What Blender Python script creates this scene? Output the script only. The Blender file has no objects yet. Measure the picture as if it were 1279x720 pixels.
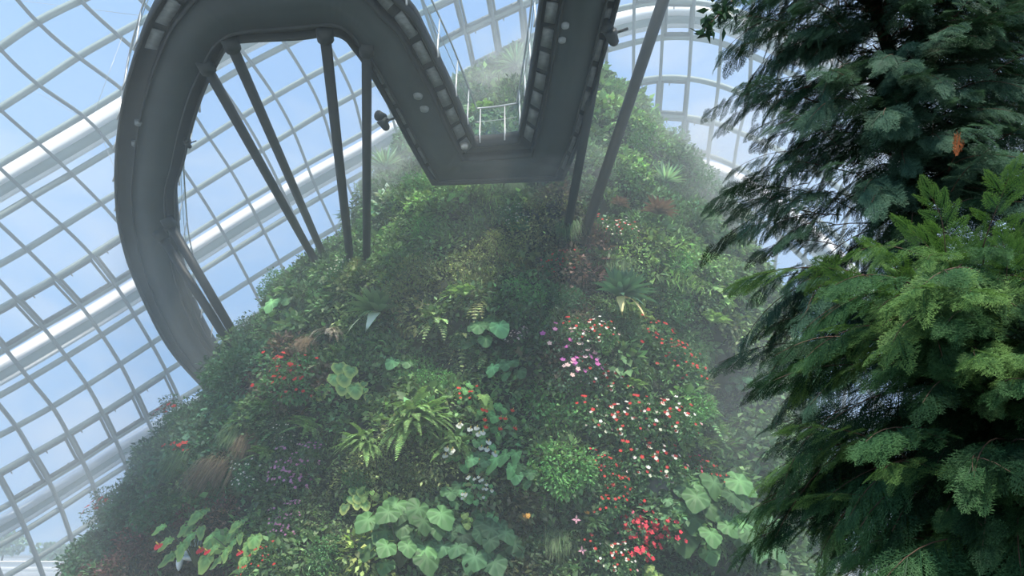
import bpy, math, random
import numpy as np
from mathutils import Vector, Matrix

rng = np.random.default_rng(7)
random.seed(7)
H = 1.7                     # eye height above the floor
F = 924.0                   # focal length in pixels of the 1279 px wide frame
PITCH = math.radians(20)
FW = np.array([0, math.cos(PITCH), math.sin(PITCH)])
UP = np.array([0, -math.sin(PITCH), math.cos(PITCH)])
EYE = np.array([0, 0, H])
COL = bpy.context.scene.collection

def unit(v):
    v = np.asarray(v, float)
    return v / np.maximum(np.linalg.norm(v, axis=-1, keepdims=True), 1e-9)

def ray(px, py):
    return np.array([(px - 639.5) / F, 0, 0]) + FW + UP * ((360 - py) / F)

def at_height(px, py, z):
    r = ray(px, py)
    return EYE + r * ((z - H) / r[2])

def at_depth(px, py, y):
    r = ray(px, py)
    return EYE + r * (y / r[1])

def project(p):
    q = np.asarray(p, float) - EYE
    d = q @ FW
    return 639.5 + F * q[..., 0] / d, 360 - F * (q @ UP) / d

# ------------------------------------------------------------------ materials
def new_mat(name):
    m = bpy.data.materials.new(name)
    m.use_nodes = True
    nt = m.node_tree
    nt.nodes.clear()
    return m, nt, nt.nodes, nt.links

def surface_mat(name, color, rough=0.5, metal=0.0, noise=0.12, nscale=3.0, bump=0.0, spec=0.4):
    m, nt, N, L = new_mat(name)
    out = N.new('ShaderNodeOutputMaterial')
    b = N.new('ShaderNodeBsdfPrincipled')
    tc = N.new('ShaderNodeTexCoord'); nz = N.new('ShaderNodeTexNoise')
    nz.inputs['Scale'].default_value = nscale; nz.inputs['Detail'].default_value = 4
    L.new(tc.outputs['Object'], nz.inputs['Vector'])
    mr = N.new('ShaderNodeMapRange')
    mr.inputs[1].default_value = .3; mr.inputs[2].default_value = .7
    mr.inputs[3].default_value = 1 - noise; mr.inputs[4].default_value = 1 + noise
    L.new(nz.outputs['Fac'], mr.inputs[0])
    mx = N.new('ShaderNodeVectorMath'); mx.operation = 'SCALE'
    mx.inputs[0].default_value = color
    L.new(mr.outputs[0], mx.inputs['Scale'])
    L.new(mx.outputs[0], b.inputs['Base Color'])
    b.inputs['Roughness'].default_value = rough; b.inputs['Metallic'].default_value = metal
    b.inputs['Specular IOR Level'].default_value = spec
    if bump:
        bp = N.new('ShaderNodeBump'); bp.inputs['Strength'].default_value = bump
        L.new(nz.outputs['Fac'], bp.inputs['Height']); L.new(bp.outputs[0], b.inputs['Normal'])
    L.new(b.outputs[0], out.inputs[0])
    return m

def leaf_mat(name, rough=0.5, trans=0.3, gain=1.0, spec=0.22):
    m, nt, N, L = new_mat(name)
    out = N.new('ShaderNodeOutputMaterial')
    at = N.new('ShaderNodeAttribute'); at.attribute_name = 'Col'
    sc = N.new('ShaderNodeVectorMath'); sc.operation = 'SCALE'; sc.inputs['Scale'].default_value = gain
    L.new(at.outputs['Color'], sc.inputs[0])
    b = N.new('ShaderNodeBsdfPrincipled')
    b.inputs['Roughness'].default_value = rough; b.inputs['Specular IOR Level'].default_value = spec
    L.new(sc.outputs[0], b.inputs['Base Color'])
    t = N.new('ShaderNodeBsdfTranslucent')
    ml = N.new('ShaderNodeVectorMath'); ml.operation = 'MULTIPLY'; ml.inputs[1].default_value = (1.1, 1.2, .7)
    L.new(sc.outputs[0], ml.inputs[0]); L.new(ml.outputs[0], t.inputs['Color'])
    mix = N.new('ShaderNodeMixShader'); mix.inputs[0].default_value = trans
    L.new(b.outputs[0], mix.inputs[1]); L.new(t.outputs[0], mix.inputs[2])
    L.new(mix.outputs[0], out.inputs[0])
    return m

def glass_mat(name, tint=(.93, .97, 1.0), gloss=.06):
    m, nt, N, L = new_mat(name)
    out = N.new('ShaderNodeOutputMaterial')
    t = N.new('ShaderNodeBsdfTransparent'); t.inputs[0].default_value = (*tint, 1)
    g = N.new('ShaderNodeBsdfGlossy'); g.inputs['Roughness'].default_value = .03
    mix = N.new('ShaderNodeMixShader'); mix.inputs[0].default_value = gloss
    L.new(t.outputs[0], mix.inputs[1]); L.new(g.outputs[0], mix.inputs[2]); L.new(mix.outputs[0], out.inputs[0])
    return m

M_LEAF = leaf_mat('leaf', gain=2.0)
M_CONI = leaf_mat('conifer_needles', rough=.5, trans=.22, spec=.08)
M_PETAL = leaf_mat('petal', rough=.6, trans=.25, spec=.2)
M_BARK = surface_mat('bark', (.075, .045, .03), .9, noise=.4, nscale=12, bump=.5)
M_STEM = surface_mat('stem', (.05, .075, .03), .6, noise=.3)
M_SOIL = surface_mat('mossy_soil', (.018, .026, .014), .95, noise=.7, nscale=1.5, bump=.6)
M_ROCK = surface_mat('wet_rock', (.16, .17, .16), .35, noise=.5, nscale=2.5, bump=.5)
M_DARK = surface_mat('dark_steel', (.015, .021, .024), .55, metal=.2, noise=.15)
M_SOFFIT = surface_mat('soffit_panel_paint', (.024, .036, .04), .6, noise=.2, nscale=.8)
M_GRATE = surface_mat('pale_grating', (.17, .20, .215), .5, noise=.25, nscale=8)
M_POST = surface_mat('brushed_post', (.5, .52, .52), .35, metal=.3, noise=.08)
M_RAIL = surface_mat('glazing_bar_paint', (.27, .34, .33), .5, noise=.08, nscale=.4)
M_MULL = surface_mat('mullion_paint', (.16, .195, .205), .5, noise=.1, nscale=.4)
M_WHITE = surface_mat('white_arch_paint', (.92, .93, .92), .4, noise=.03, nscale=.3)
M_PALE = surface_mat('pale_arch_web', (.34, .42, .41), .5, noise=.06, nscale=.3)
M_VENT = surface_mat('vent_frame_paint', (.10, .12, .13), .5, noise=.1)
M_GLASS = glass_mat('dome_glass')
M_BGLASS = glass_mat('balustrade_glass', (.9, .94, .95), .03)
M_FLOOR = surface_mat('paving', (.25, .26, .25), .8, noise=.15, nscale=.5)
M_GROUND = surface_mat('pale_ground', (.30, .34, .35), .7, noise=.1, nscale=.05)
M_ORN = surface_mat('pale_ornament_glaze', (.62, .72, .78), .08, noise=.2, nscale=3, spec=1.0)

# ------------------------------------------------------------------ mesh building
class MB:
    def __init__(s):
        s.v, s.t, s.c, s.n = [], [], [], 0
    def add(s, v, t, c=(.5, .5, .5)):
        v = np.asarray(v, np.float32).reshape(-1, 3); t = np.asarray(t, np.int64).reshape(-1, 3)
        c = np.asarray(c, np.float32)
        if c.ndim == 1: c = np.tile(c, (len(v), 1))
        s.v.append(v); s.t.append(t + s.n); s.c.append(c); s.n += len(v)
    def merge(s, o, mat=None, col=1.0):
        v, t, c = o.arrays()
        if mat is not None: v = v @ mat[:3, :3].T + mat[:3, 3]
        s.add(v, t, c * col)
    def arrays(s):
        return np.concatenate(s.v), np.concatenate(s.t), np.concatenate(s.c)
    def mesh(s, name, mat, smooth=False):
        v, t, c = s.arrays()
        me = bpy.data.meshes.new(name)
        me.vertices.add(len(v)); me.vertices.foreach_set('co', v.ravel())
        me.loops.add(len(t) * 3); me.loops.foreach_set('vertex_index', t.astype(np.int32).ravel())
        me.polygons.add(len(t)); me.polygons.foreach_set('loop_start', np.arange(0, len(t) * 3, 3, dtype=np.int32))
        me.update(calc_edges=True)
        a = me.attributes.new('Col', 'FLOAT_COLOR', 'POINT')
        a.data.foreach_set('color', np.concatenate([c, np.ones((len(c), 1), np.float32)], 1).astype(np.float32).ravel())
        if smooth: me.shade_smooth()
        me.materials.append(mat)
        return me
    def box(s, lo, hi, c=(.5, .5, .5)):
        x0, y0, z0 = lo; x1, y1, z1 = hi
        v = [(x, y, z) for x in (x0, x1) for y in (y0, y1) for z in (z0, z1)]
        t = [(0, 1, 3), (0, 3, 2), (4, 6, 7), (4, 7, 5), (0, 4, 5), (0, 5, 1), (2, 3, 7), (2, 7, 6), (0, 2, 6), (0, 6, 4), (1, 5, 7), (1, 7, 3)]
        s.add(v, t, c)
    def sweep(s, pts, sides, ups, w, h, c=(.5, .5, .5)):
        """box-section bar along pts; sides / ups: unit vectors per point; w and h: full width and depth."""
        pts, sides, ups = (np.asarray(a, float) for a in (pts, sides, ups))
        n = len(pts)
        w = np.broadcast_to(w, n)[:, None] / 2; h = np.broadcast_to(h, n)[:, None] / 2
        ring = np.stack([pts - sides * w - ups * h, pts + sides * w - ups * h, pts + sides * w + ups * h, pts - sides * w + ups * h], 1)
        t = []
        for i in range(n - 1):
            for k in range(4):
                a, b = i * 4 + k, i * 4 + (k + 1) % 4
                t += [(a, b, b + 4), (a, b + 4, a + 4)]
        e = (n - 1) * 4
        t += [(0, 2, 1), (0, 3, 2), (e, e + 1, e + 2), (e, e + 2, e + 3)]
        s.add(ring.reshape(-1, 3), t, c)
    def tube(s, pts, r, c=(.5, .5, .5), k=8):
        pts = np.asarray(pts, float); n = len(pts)
        r = np.broadcast_to(r, n)
        d = unit(np.gradient(pts, axis=0))
        ref = np.array([0, 0, 1.0]) if abs(d[0][2]) < .9 else np.array([1.0, 0, 0])
        a = unit(np.cross(d, ref)); b = np.cross(d, a)
        th = np.linspace(0, 2 * np.pi, k, endpoint=False)
        ring = pts[:, None] + r[:, None, None] * (np.cos(th)[None, :, None] * a[:, None] + np.sin(th)[None, :, None] * b[:, None])
        v = np.concatenate([ring.reshape(-1, 3), pts[:1], pts[-1:]])
        t = []
        for i in range(n - 1):
            for j in range(k):
                p, q = i * k + j, i * k + (j + 1) % k
                t += [(p, q, q + k), (p, q + k, p + k)]
        for j in range(k):
            t += [(n * k, (j + 1) % k, j), (n * k + 1, (n - 1) * k + j, (n - 1) * k + (j + 1) % k)]
        s.add(v, t, c)
    def leaves(s, p, d, n, L, W, c, fold=.18, mid=.42):
        """diamond leaves folded along the midrib."""
        p = np.asarray(p, float); N = len(p)
        d = unit(d); sd = unit(np.cross(d, n)); n = np.cross(sd, d)
        L = np.broadcast_to(L, N)[:, None]; W = np.broadcast_to(W, N)[:, None]
        m = p + d * L * mid + n * W * fold
        v = np.stack([p, m + sd * W / 2, p + d * L, m - sd * W / 2], 1).reshape(-1, 3)
        b = np.arange(N)[:, None] * 4
        t = np.concatenate([b + [0, 1, 2], b + [0, 2, 3]], 0)
        c = np.broadcast_to(c, (N, 3))
        s.add(v, t, np.repeat(c, 4, 0))
    def ribbons(s, p, d, L, W, droop, c, seg=4, down=(0, -1, 0), tip=None, side=None, wmid=.35):
        """strap leaves that arch over towards down."""
        p = np.asarray(p, float); N = len(p); d = unit(d); down = np.asarray(down, float)
        L = np.broadcast_to(L, N)[:, None]; W = np.broadcast_to(W, N)[:, None]; droop = np.broadcast_to(droop, N)[:, None]
        sd = unit(np.cross(d, down + 1e-3)) if side is None else side
        c = np.broadcast_to(c, (N, 3)); tip = c if tip is None else np.broadcast_to(tip, (N, 3))
        vs, cs = [], []
        for i in range(seg + 1):
            u = i / seg
            q = p + d * L * u * (1 - .25 * droop * u) + down * (droop * L * u * u)
            w = W * .5 * min(1, .55 + u / wmid * .45) * (1 - max(0, (u - wmid) / (1 - wmid)) ** 1.6)
            vs += [q - sd * w, q + sd * w]; cs += [c * (1 - u) + tip * u] * 2
        K = 2 * (seg + 1)
        v = np.stack(vs, 1).reshape(-1, 3); cc = np.stack(cs, 1).reshape(-1, 3)
        b = np.arange(N)[:, None] * K
        t = [b + [2 * i, 2 * i + 1, 2 * i + 3] for i in range(seg)] + [b + [2 * i, 2 * i + 3, 2 * i + 2] for i in range(seg)]
        s.add(v, np.concatenate(t, 0), cc)
    def flowers(s, p, n, r, c, eye=None, petals=5):
        """open blossoms with rounded petals and a small eye."""
        p = np.asarray(p, float); N = len(p); n = unit(n)
        ref = unit(rng.normal(size=(N, 3))); a = unit(np.cross(n, ref)); b = np.cross(n, a)
        r = np.broadcast_to(r, N)[:, None]; c = np.broadcast_to(c, (N, 3))
        K = petals * 3
        vs = [p]; cs = [np.broadcast_to(eye, (N, 3)) if eye is not None else c]
        for k in range(K):
            th = 2 * np.pi * k / K; rr = (.68, 1, 1)[k % 3]
            vs.append(p + r * rr * (math.cos(th) * a + math.sin(th) * b) + n * r * (.25 if k % 3 else .05)); cs.append(c)
        v = np.stack(vs, 1).reshape(-1, 3); cc = np.stack(cs, 1).reshape(-1, 3)
        base = np.arange(N)[:, None] * (K + 1)
        t = np.concatenate([base + [0, 1 + k, 1 + (k + 1) % K] for k in range(K)], 0)
        s.add(v, t, cc)

def link(name, data, parent=None, loc=None):
    o = bpy.data.objects.new(name, data); COL.objects.link(o)
    if parent is not None: o.parent = parent
    if loc is not None: o.location = loc
    return o

def tag(o, label=None, cat=None, group=None, kind=None):
    if label: o['label'] = label
    if cat: o['category'] = cat
    if group: o['group'] = group
    if kind: o['kind'] = kind
    return o

def obj(name, mb, mat, parent=None, smooth=False):
    return link(name, mb.mesh(name, mat, smooth), parent)

# ------------------------------------------------------------------ the planted mountain
PZ = np.array([-2.5, -.5, 3.75, 10.2, 13.8, 17.4, 21.2, 25.0, 27.7]) + H
PR = np.array([16.1, 15.2, 14.3, 12.4, 10.1, 8.5, 6.3, 3.3, .4])
PC = np.tan(np.radians([-4, -3.4, -1.8, .9, 2.1, 2.35, 2.2, 2, 1.5])) * 36
CY = 36.0

def lump(th, z):
    return 1.35 * (.42 * np.sin(5 * th + .7 * z) * np.sin(.8 * z + 2 * th + 1) + .30 * np.sin(11 * th - .5 * z + 2) * np.sin(1.3 * z - 3 * th)
            + .18 * np.sin(23 * th + 1.9 * z) * np.sin(2.9 * z + 7 * th + .5))

CAVE = None
def radius(th, z):
    r = np.interp(z, PZ, PR)
    r = r + lump(th, z) * np.clip(r / 5, .2, 1)
    if CAVE is not None:
        dt = (th - CAVE[0]) * 12 / 1.7; dz = (z - CAVE[1]) / 1.35
        r = r - 3.2 * np.exp(-(dt * dt + dz * dz) ** 2)
    return r

def mpoint(th, z, off=0.0):
    r = radius(th, z) + off
    return np.stack([np.interp(z, PZ, PC) + r * np.cos(th), CY + r * np.sin(th), z + 0 * th], -1)

def mnormal(th, z):
    e = .03
    a = mpoint(th + e, z) - mpoint(th - e, z); b = mpoint(th, z + e) - mpoint(th, z - e)
    return unit(np.cross(a, b))

def hit(px, py):
    """the mountain surface seen through a pixel: (theta, z, point, distance); beside it, the nearest point of the outline."""
    r = unit(ray(px, py)); t = np.linspace(12, 46, 1400)
    P = EYE + r * t[:, None]
    cx = np.interp(P[:, 2], PZ, PC)
    th = np.arctan2(P[:, 1] - CY, P[:, 0] - cx); q = np.hypot(P[:, 1] - CY, P[:, 0] - cx)
    g = q - radius(th, P[:, 2])
    inside = np.where(g < 0)[0]
    i = inside[0] if len(inside) else int(np.argmin(g))
    return float(th[i]), float(P[i, 2]), P[i], float(t[i])

_c = hit(905, 490); CAVE = (_c[0], _c[1])

NT, NZ = 300, 200
ths = np.linspace(-math.pi, math.pi, NT, endpoint=False); zs = np.linspace(PZ[0] - .5, PZ[-1], NZ)
zs = np.maximum(zs, -.3)
T, Z = np.meshgrid(ths, zs)
V = mpoint(T, Z, -.12).reshape(-1, 3)
idx = np.arange(NT * NZ).reshape(NZ, NT); nx = np.roll(idx, -1, 1)
mm = MB()
mm.add(V, np.concatenate([np.stack([idx[:-1], nx[:-1], nx[1:]], -1).reshape(-1, 3), np.stack([idx[:-1], nx[1:], idx[1:]], -1).reshape(-1, 3)]))
mountain = obj('planted_hill', mm, M_SOIL, smooth=True)
tag(mountain, 'dark mossy core of the tall planted mountain under its plants', None, kind='structure')

# ------------------------------------------------------------------ undergrowth
G = {  # base greens (linear)
    'bright': (.088, .148, .055), 'mid': (.058, .105, .047), 'dark': (.028, .060, .032), 'olive': (.10, .12, .052),
    'lime': (.14, .20, .055), 'blue': (.04, .105, .065), 'brown': (.10, .085, .045), 'red': (.07, .03, .03), 'grey': (.12, .16, .11)}
G = {k: np.array(v) for k, v in G.items()}

def jitter(c, n, a=.38):
    c = np.asarray(c); k = rng.normal(0, a, (n, 1))
    return np.clip(c * np.exp(k) * (1 + rng.normal(0, .07, (n, 3))), .004, .95)

def clump(mb, P, n, up, R, kind, col, dens=1.0):
    """one low cushion of undergrowth centred at P over a slope with normal n."""
    side = unit(np.cross(up, n)); u2 = np.cross(n, side)
    def frame(a): return a[:, :1] * side + a[:, 1:2] * u2 + a[:, 2:] * n
    if kind in ('leafy', 'tiny', 'broad'):
        N = int({'leafy': 150, 'tiny': 260, 'broad': 70}[kind] * dens * (R / .6) ** 2)
        a = rng.normal(size=(N, 3)); a[:, 2] = np.abs(a[:, 2]) * .9; a = unit(a)
        rr = R * rng.uniform(.55, 1.1, (N, 1)) * (1 + .22 * np.sin(7 * a[:, :1] + 3) * np.sin(8 * a[:, 1:2]))
        p = P + frame(a * rr * [1, 1, .75])
        L = {'leafy': .19, 'tiny': .11, 'broad': .30}[kind] * rng.uniform(.7, 1.4, N)
        d = frame(a) + rng.normal(0, .55, (N, 3)) - .35 * up
        nn = frame(a) * .6 + up * .9 + rng.normal(0, .35, (N, 3))
        mb.leaves(p, d, nn, L, L * {'leafy': .6, 'tiny': .55, 'broad': .7}[kind], jitter(col, N))
    elif kind == 'grass':
        N = int(120 * dens * (R / .6) ** 2)
        a = rng.normal(size=(N, 3)) * [.45, .45, .1] * R
        p = P + frame(a)
        mb.ribbons(p, n * .8 + up * .7 + rng.normal(0, .4, (N, 3)), rng.uniform(.5, 1.1, N) * R * 1.3, .035, rng.uniform(.3, .9, N), jitter(col, N), seg=3, down=-up)
    elif kind == 'fern':
        nf = 11
        for k in range(nf):
            an = rng.uniform(0, 2 * np.pi)
            d = unit(n * .9 + up * .4 + .9 * (math.cos(an) * side + math.sin(an) * u2))
            frond(mb, P, d, R * rng.uniform(1, 1.5), -up, jitter(col, 1)[0], pairs=9)

def frond(mb, P, d, L, down, col, pairs=14, droop=.55, wide=.22, tip=None):
    u = np.linspace(.12, .98, pairs); d = unit(d)
    sd = unit(np.cross(d, down) + 1e-4)
    mid = P + d * (L * u * (1 - .25 * droop * u))[:, None] + down * (droop * L * u * u)[:, None]
    tan = unit(np.gradient(mid, axis=0))
    nn = np.cross(sd, tan)
    w = L * wide * np.sin(np.pi * np.clip(u, .05, .97)) ** .6 * (1 - .35 * u)
    for s in (-1, 1):
        mb.leaves(mid, sd * s + tan * .45 + nn * .1, nn, w, L * .75 / pairs, jitter(col, pairs, .3), fold=.1, mid=.3)
    mb.ribbons([P], [d], L, L * .02, droop, [np.asarray(col) * .8 + .01], seg=5, down=down)

# what grows where (centres as the photograph shows them; a clump takes the nearest entry)
ZONES = [
    (150, 640, 60, 'leafy dark blue'), (220, 600, 60, 'grass dark blue'), (260, 520, 60, 'leafy dark blue'), (190, 680, 60, 'tiny red dark'), (250, 690, 50, 'tiny red dark'),
    (310, 440, 50, 'leafy dark blue'), (350, 400, 45, 'broad mid dark'), (400, 360, 40, 'leafy mid dark'), (360, 480, 40, 'leafy red dark'), (340, 530, 40, 'fern mid dark'),
    (320, 600, 40, 'leafy mid dark'), (390, 600, 45, 'tiny mid olive'), (420, 660, 50, 'tiny mid olive'), (350, 690, 50, 'leafy mid bright'), (400, 420, 35, 'fern dark brown'),
    (450, 380, 40, 'leafy mid olive'), (520, 360, 50, 'tiny olive brown'), (500, 320, 40, 'leafy mid bright'), (520, 270, 45, 'leafy bright mid'), (480, 240, 35, 'grass grey blue'),
    (560, 270, 40, 'leafy mid bright'), (610, 260, 45, 'grass bright mid'), (640, 310, 50, 'tiny olive brown'), (600, 350, 50, 'tiny olive mid'), (680, 330, 45, 'tiny brown dark'),
    (470, 470, 45, 'leafy mid bright'), (520, 440, 45, 'leafy mid dark'), (530, 490, 45, 'leafy bright mid'), (580, 400, 40, 'fern bright olive'), (650, 380, 45, 'leafy mid dark'),
    (700, 440, 50, 'tiny dark red'), (690, 500, 50, 'leafy bright mid'), (640, 520, 40, 'leafy mid bright'), (700, 570, 50, 'leafy bright mid'), (780, 520, 60, 'leafy mid dark'),
    (780, 450, 45, 'grass mid dark'), (830, 430, 45, 'leafy mid dark'), (740, 600, 50, 'leafy mid dark'), (790, 650, 50, 'leafy dark mid'), (850, 570, 40, 'tiny bright olive'),
    (880, 530, 40, 'fern bright mid'), (870, 620, 40, 'leafy mid dark'), (920, 600, 50, 'broad mid dark'), (640, 650, 50, 'leafy dark brown'), (700, 660, 50, 'grass mid dark'),
    (480, 600, 45, 'tiny olive mid'), (470, 640, 45, 'leafy olive lime'), (540, 600, 40, 'tiny olive dark'), (560, 670, 50, 'leafy dark mid'), (840, 340, 45, 'leafy bright mid'),
    (790, 330, 45, 'tiny bright olive'), (880, 380, 45, 'fern bright mid'), (890, 430, 45, 'leafy mid olive'), (730, 330, 40, 'leafy red dark'), (780, 370, 40, 'tiny mid olive'),
    (790, 260, 45, 'leafy dark mid'), (850, 260, 45, 'grass mid blue'), (800, 190, 45, 'leafy mid bright'), (860, 210, 45, 'leafy mid blue'), (760, 140, 40, 'broad mid bright'),
    (640, 120, 50, 'grass grey mid'), (600, 140, 50, 'broad mid grey'), (700, 160, 60, 'leafy mid blue')]
ZX = np.array([z[:2] for z in ZONES], float)
under = {k: MB() for k in ('leafy', 'tiny', 'broad', 'grass', 'fern')}
n_cl = 0
cell = .66
z = .3
while z < 29.2:
    r0 = float(np.interp(z, PZ, PR)); nth = max(4, int(2 * np.pi * r0 / cell))
    for k in range(nth):
        th = (k + rng.uniform(-.45, .45)) / nth * 2 * np.pi - np.pi; zz = z + rng.uniform(-.3, .3)
        n = mnormal(np.float64(th), np.float64(zz)); P = mpoint(np.float64(th), np.float64(zz), rng.uniform(-.35, .3))
        if n @ unit(EYE - P) < -.35: continue
        if CAVE and (((th - CAVE[0]) * 12 / 1.5) ** 2 + ((zz - CAVE[1]) / 1.2) ** 2) < 1: continue
        qx, qy = project(P)
        if qx > 1130 or qy > 800: continue
        d2 = ((ZX - [qx, qy]) ** 2).sum(1) * rng.uniform(.7, 1.4, len(ZX))
        kd, c1, c2 = ZONES[int(np.argmin(d2))][3].split()
        if rng.random() < .18: kd = rng.choice(['leafy', 'tiny', 'fern', 'grass', 'broad'])
        w = rng.uniform(0, 1); col = G[c1] * (1 - w * .6) + G[c2] * w * .6
        up = np.array([0, 0, 1.0]); nn = unit(n + .25 * up)
        clump(under[kd], P, nn, up, rng.uniform(.36, .74), kd, col * rng.uniform(.6, 1.5))
        if kd in ('fern', 'grass'): clump(under['leafy'], P, nn, up, rng.uniform(.36, .6), 'leafy', G['mid'] * rng.uniform(.5, 1.0), dens=.8)
        n_cl += 1
    z += cell * .8
print('clumps', n_cl)
UL = {'leafy': ('small_leaved_undergrowth', 'dense small-leaved green undergrowth covering the mountain between larger plants'),
      'tiny': ('creeping_undergrowth', 'fine creeping olive and brown groundcover on the mountain'),
      'broad': ('broad_leaved_undergrowth', 'scattered broad-leaved undergrowth on the mountain'),
      'grass': ('mountain_grass', 'thin grassy blades growing between the mountain plants'),
      'fern': ('fern_undergrowth', 'small feathery ferns carpeting the mountain slope')}
for k, mb in under.items():
    o = obj(UL[k][0], mb, M_LEAF); tag(o, UL[k][1], 'undergrowth', kind='stuff')

# ------------------------------------------------------------------ plant kinds (local axes: x right, y up, z away from the slope)
LU = np.array([0, 1.0, 0]); LZ = np.array([0, 0, 1.0]); LX = np.array([1.0, 0, 0])

def blade(kind='heart', na=30):
    """broad leaf blade: joint at the origin, tip along +y, face along +z; returns verts, tris, vein weight."""
    a = np.linspace(-np.pi, np.pi, na, endpoint=False) + np.pi / na
    A = np.abs(a) / np.pi
    if kind == 'heart': rr = np.interp(A, [0, .12, .35, .6, .8, .93, 1], [1, .78, .62, .6, .55, .4, .08])
    elif kind == 'lobed': rr = np.interp(A, [0, .2, .5, .8, .94, 1], [1.0, .8, .74, .78, .6, .12]) * (1 + .05 * np.cos(a * 9) + .05 * np.sin(a * 4 + 1))
    elif kind == 'arrow': rr = np.interp(A, [0, .1, .25, .5, .75, .88, .95, 1], [1.1, .7, .45, .33, .5, .62, .3, .06]) * (1 + .05 * np.cos(a * 7))
    elif kind == 'oak': rr = np.interp(A, [0, .1, .2, .3, .45, .6, .8, .95, 1], [1.1, .6, .4, .65, .4, .6, .4, .3, .05])
    else: rr = np.interp(A, [0, .06, .15, .3, .5, .75, 1], [1.1, .85, .62, .46, .38, .3, .12])
    vs = [np.zeros(3)]; w = [1.0]
    for ring in (.5, 1.0):
        R = rr * ring
        zz = -.28 * R ** 2 + .06 * np.cos(a * 8) * ring - .1 * np.abs(np.sin(a)) * R * 0
        vs += list(np.stack([np.sin(a) * R, np.cos(a) * R, zz], 1)); w += list((np.cos(a * 8) > .75) * .6 + .0 * R)
    t = []
    for i in range(na):
        j = (i + 1) % na
        if i == na - 1: continue      # the sinus stays open
        t += [(0, 1 + i, 1 + j), (1 + i, 1 + na + i, 1 + na + j), (1 + i, 1 + na + j, 1 + j)]
    return np.array(vs), np.array(t), np.array(w)

def put_blade(mb, B, P, tipdir, nrm, size, col, vein=None, edge=None):
    v, t, w = B
    y = unit(tipdir); x = unit(np.cross(y, nrm)); zc = np.cross(x, y)
    wv = P + size * (v[:, :1] * x + v[:, 1:2] * y + v[:, 2:] * zc)
    col = np.asarray(col); vein = np.minimum(col * 1.7 + .015, 1) if vein is None else np.asarray(vein)
    c = col * (1 - w[:, None]) + vein * w[:, None]
    if edge is not None:
        k = (len(v) - 1) // 2; c[1 + k:] = c[1 + k:] * .25 + np.asarray(edge) * .75
    mb.add(wv, t, c)

def broad_plant(kind, col, n=8, size=.5, spread=.62, edge=None, seed=0, blossom=None):
    B = blade(kind); fol, stm = MB(), MB(); r = np.random.default_rng(seed)
    for k in range(n):
        an = k * 2.4 + r.uniform(-.3, .3); rad = spread * math.sqrt((k + .4) / n)
        J = np.array([math.cos(an) * rad, math.sin(an) * rad * .8 + .12, .45 + .25 * r.uniform(-1, 1) - .2 * rad])
        tipd = unit(np.array([J[0] * .8 + r.uniform(-.35, .35), -.85, .35 + r.uniform(-.2, .2)]))
        nr = unit(np.array([J[0] * .35 + r.uniform(-.25, .25), .45, .9]))
        s = size * r.uniform(.65, 1.15)
        cc = np.clip(np.asarray(col) * math.exp(r.normal(0, .3)), 0, 1)
        put_blade(fol, B, J, tipd, nr, s, cc, edge=edge)
        stm.tube([np.array([0, -.45, -.05]), np.array([J[0] * .4, -.1, .2]), np.array([J[0] * .85, J[1] - .05, J[2] - .06]), J], [.018, .016, .012, .008], k=5)
    parts = [('foliage', fol, M_LEAF, 1), ('stems', stm, M_STEM, 1)]
    if blossom is not None:
        bl = MB()
        for k in range(blossom[1]):
            q = np.array([r.uniform(-.7, .7), r.uniform(-.5, .7), r.uniform(.5, .8)])
            put_blade(bl, blade('heart', 14), q, unit([r.uniform(-.5, .5), -.7, .5]), unit([0, .6, .9]), .14, blossom[0], vein=np.asarray(blossom[0]) * .9)
            bl.tube([q, q + np.array([0, .03, .10])], .014, (.8, .65, .2), k=5)
        parts.append(('blossoms', bl, M_PETAL, 1))
    return parts

def rosette(col, n=42, W=.12, droop=.35, tip=None, dry=3, seed=0, spiky=.9, drycol=(.42, .36, .22)):
    r = np.random.default_rng(seed); mb, dr = MB(), MB()
    g = unit([0, .75, .7])
    a = unit(np.cross(g, LX)); b = np.cross(g, a)
    an = np.arange(n) * 2.399963; el = np.linspace(.15, 1.35, n) * spiky
    d = np.cos(el)[:, None] * g + np.sin(el)[:, None] * (np.cos(an)[:, None] * a + np.sin(an)[:, None] * b)
    L = r.uniform(.8, 1.0, n) * (1 - .25 * (el < .4))
    mb.ribbons(np.tile(g * .02, (n, 1)), d, L, W, droop * (.3 + el), jitter(col, n, .35), seg=5, tip=None if tip is None else tip)
    parts = [('foliage', mb, M_LEAF, 0)]
    if dry:
        x = np.linspace(-.45, .45, dry) if dry > 1 else np.array([.1])
        dr.ribbons(np.zeros((dry, 3)), np.stack([x, -.15 + 0 * x, .9 + 0 * x], 1), .72, W * 1.5, .95, jitter(drycol, dry, .1), seg=5)
        parts.append(('dry_leaves', dr, M_LEAF, 0))
    return parts

def fern(col, n=22, droop=.7, seed=0, pairs=18, wide=.15, tip=None, down=False):
    r = np.random.default_rng(seed); mb = MB()
    for k in range(n):
        an = k / n * 2 * np.pi * 3.1 + r.uniform(-.2, .2)
        x = math.cos(an) * r.uniform(.4, 1.2); y = r.uniform(-.1, 1.1) if not down else r.uniform(-.3, .4)
        frond(mb, np.array([r.normal(0, .06), r.normal(0, .06), 0]), np.array([x, y, r.uniform(.35, 1)]), r.uniform(.65, 1.1), -LU, np.asarray(col) * math.exp(r.normal(0, .15)), pairs=pairs, droop=droop * r.uniform(.5, 1.2), wide=wide)
    return [('fronds', mb, M_LEAF, 0)]

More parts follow.
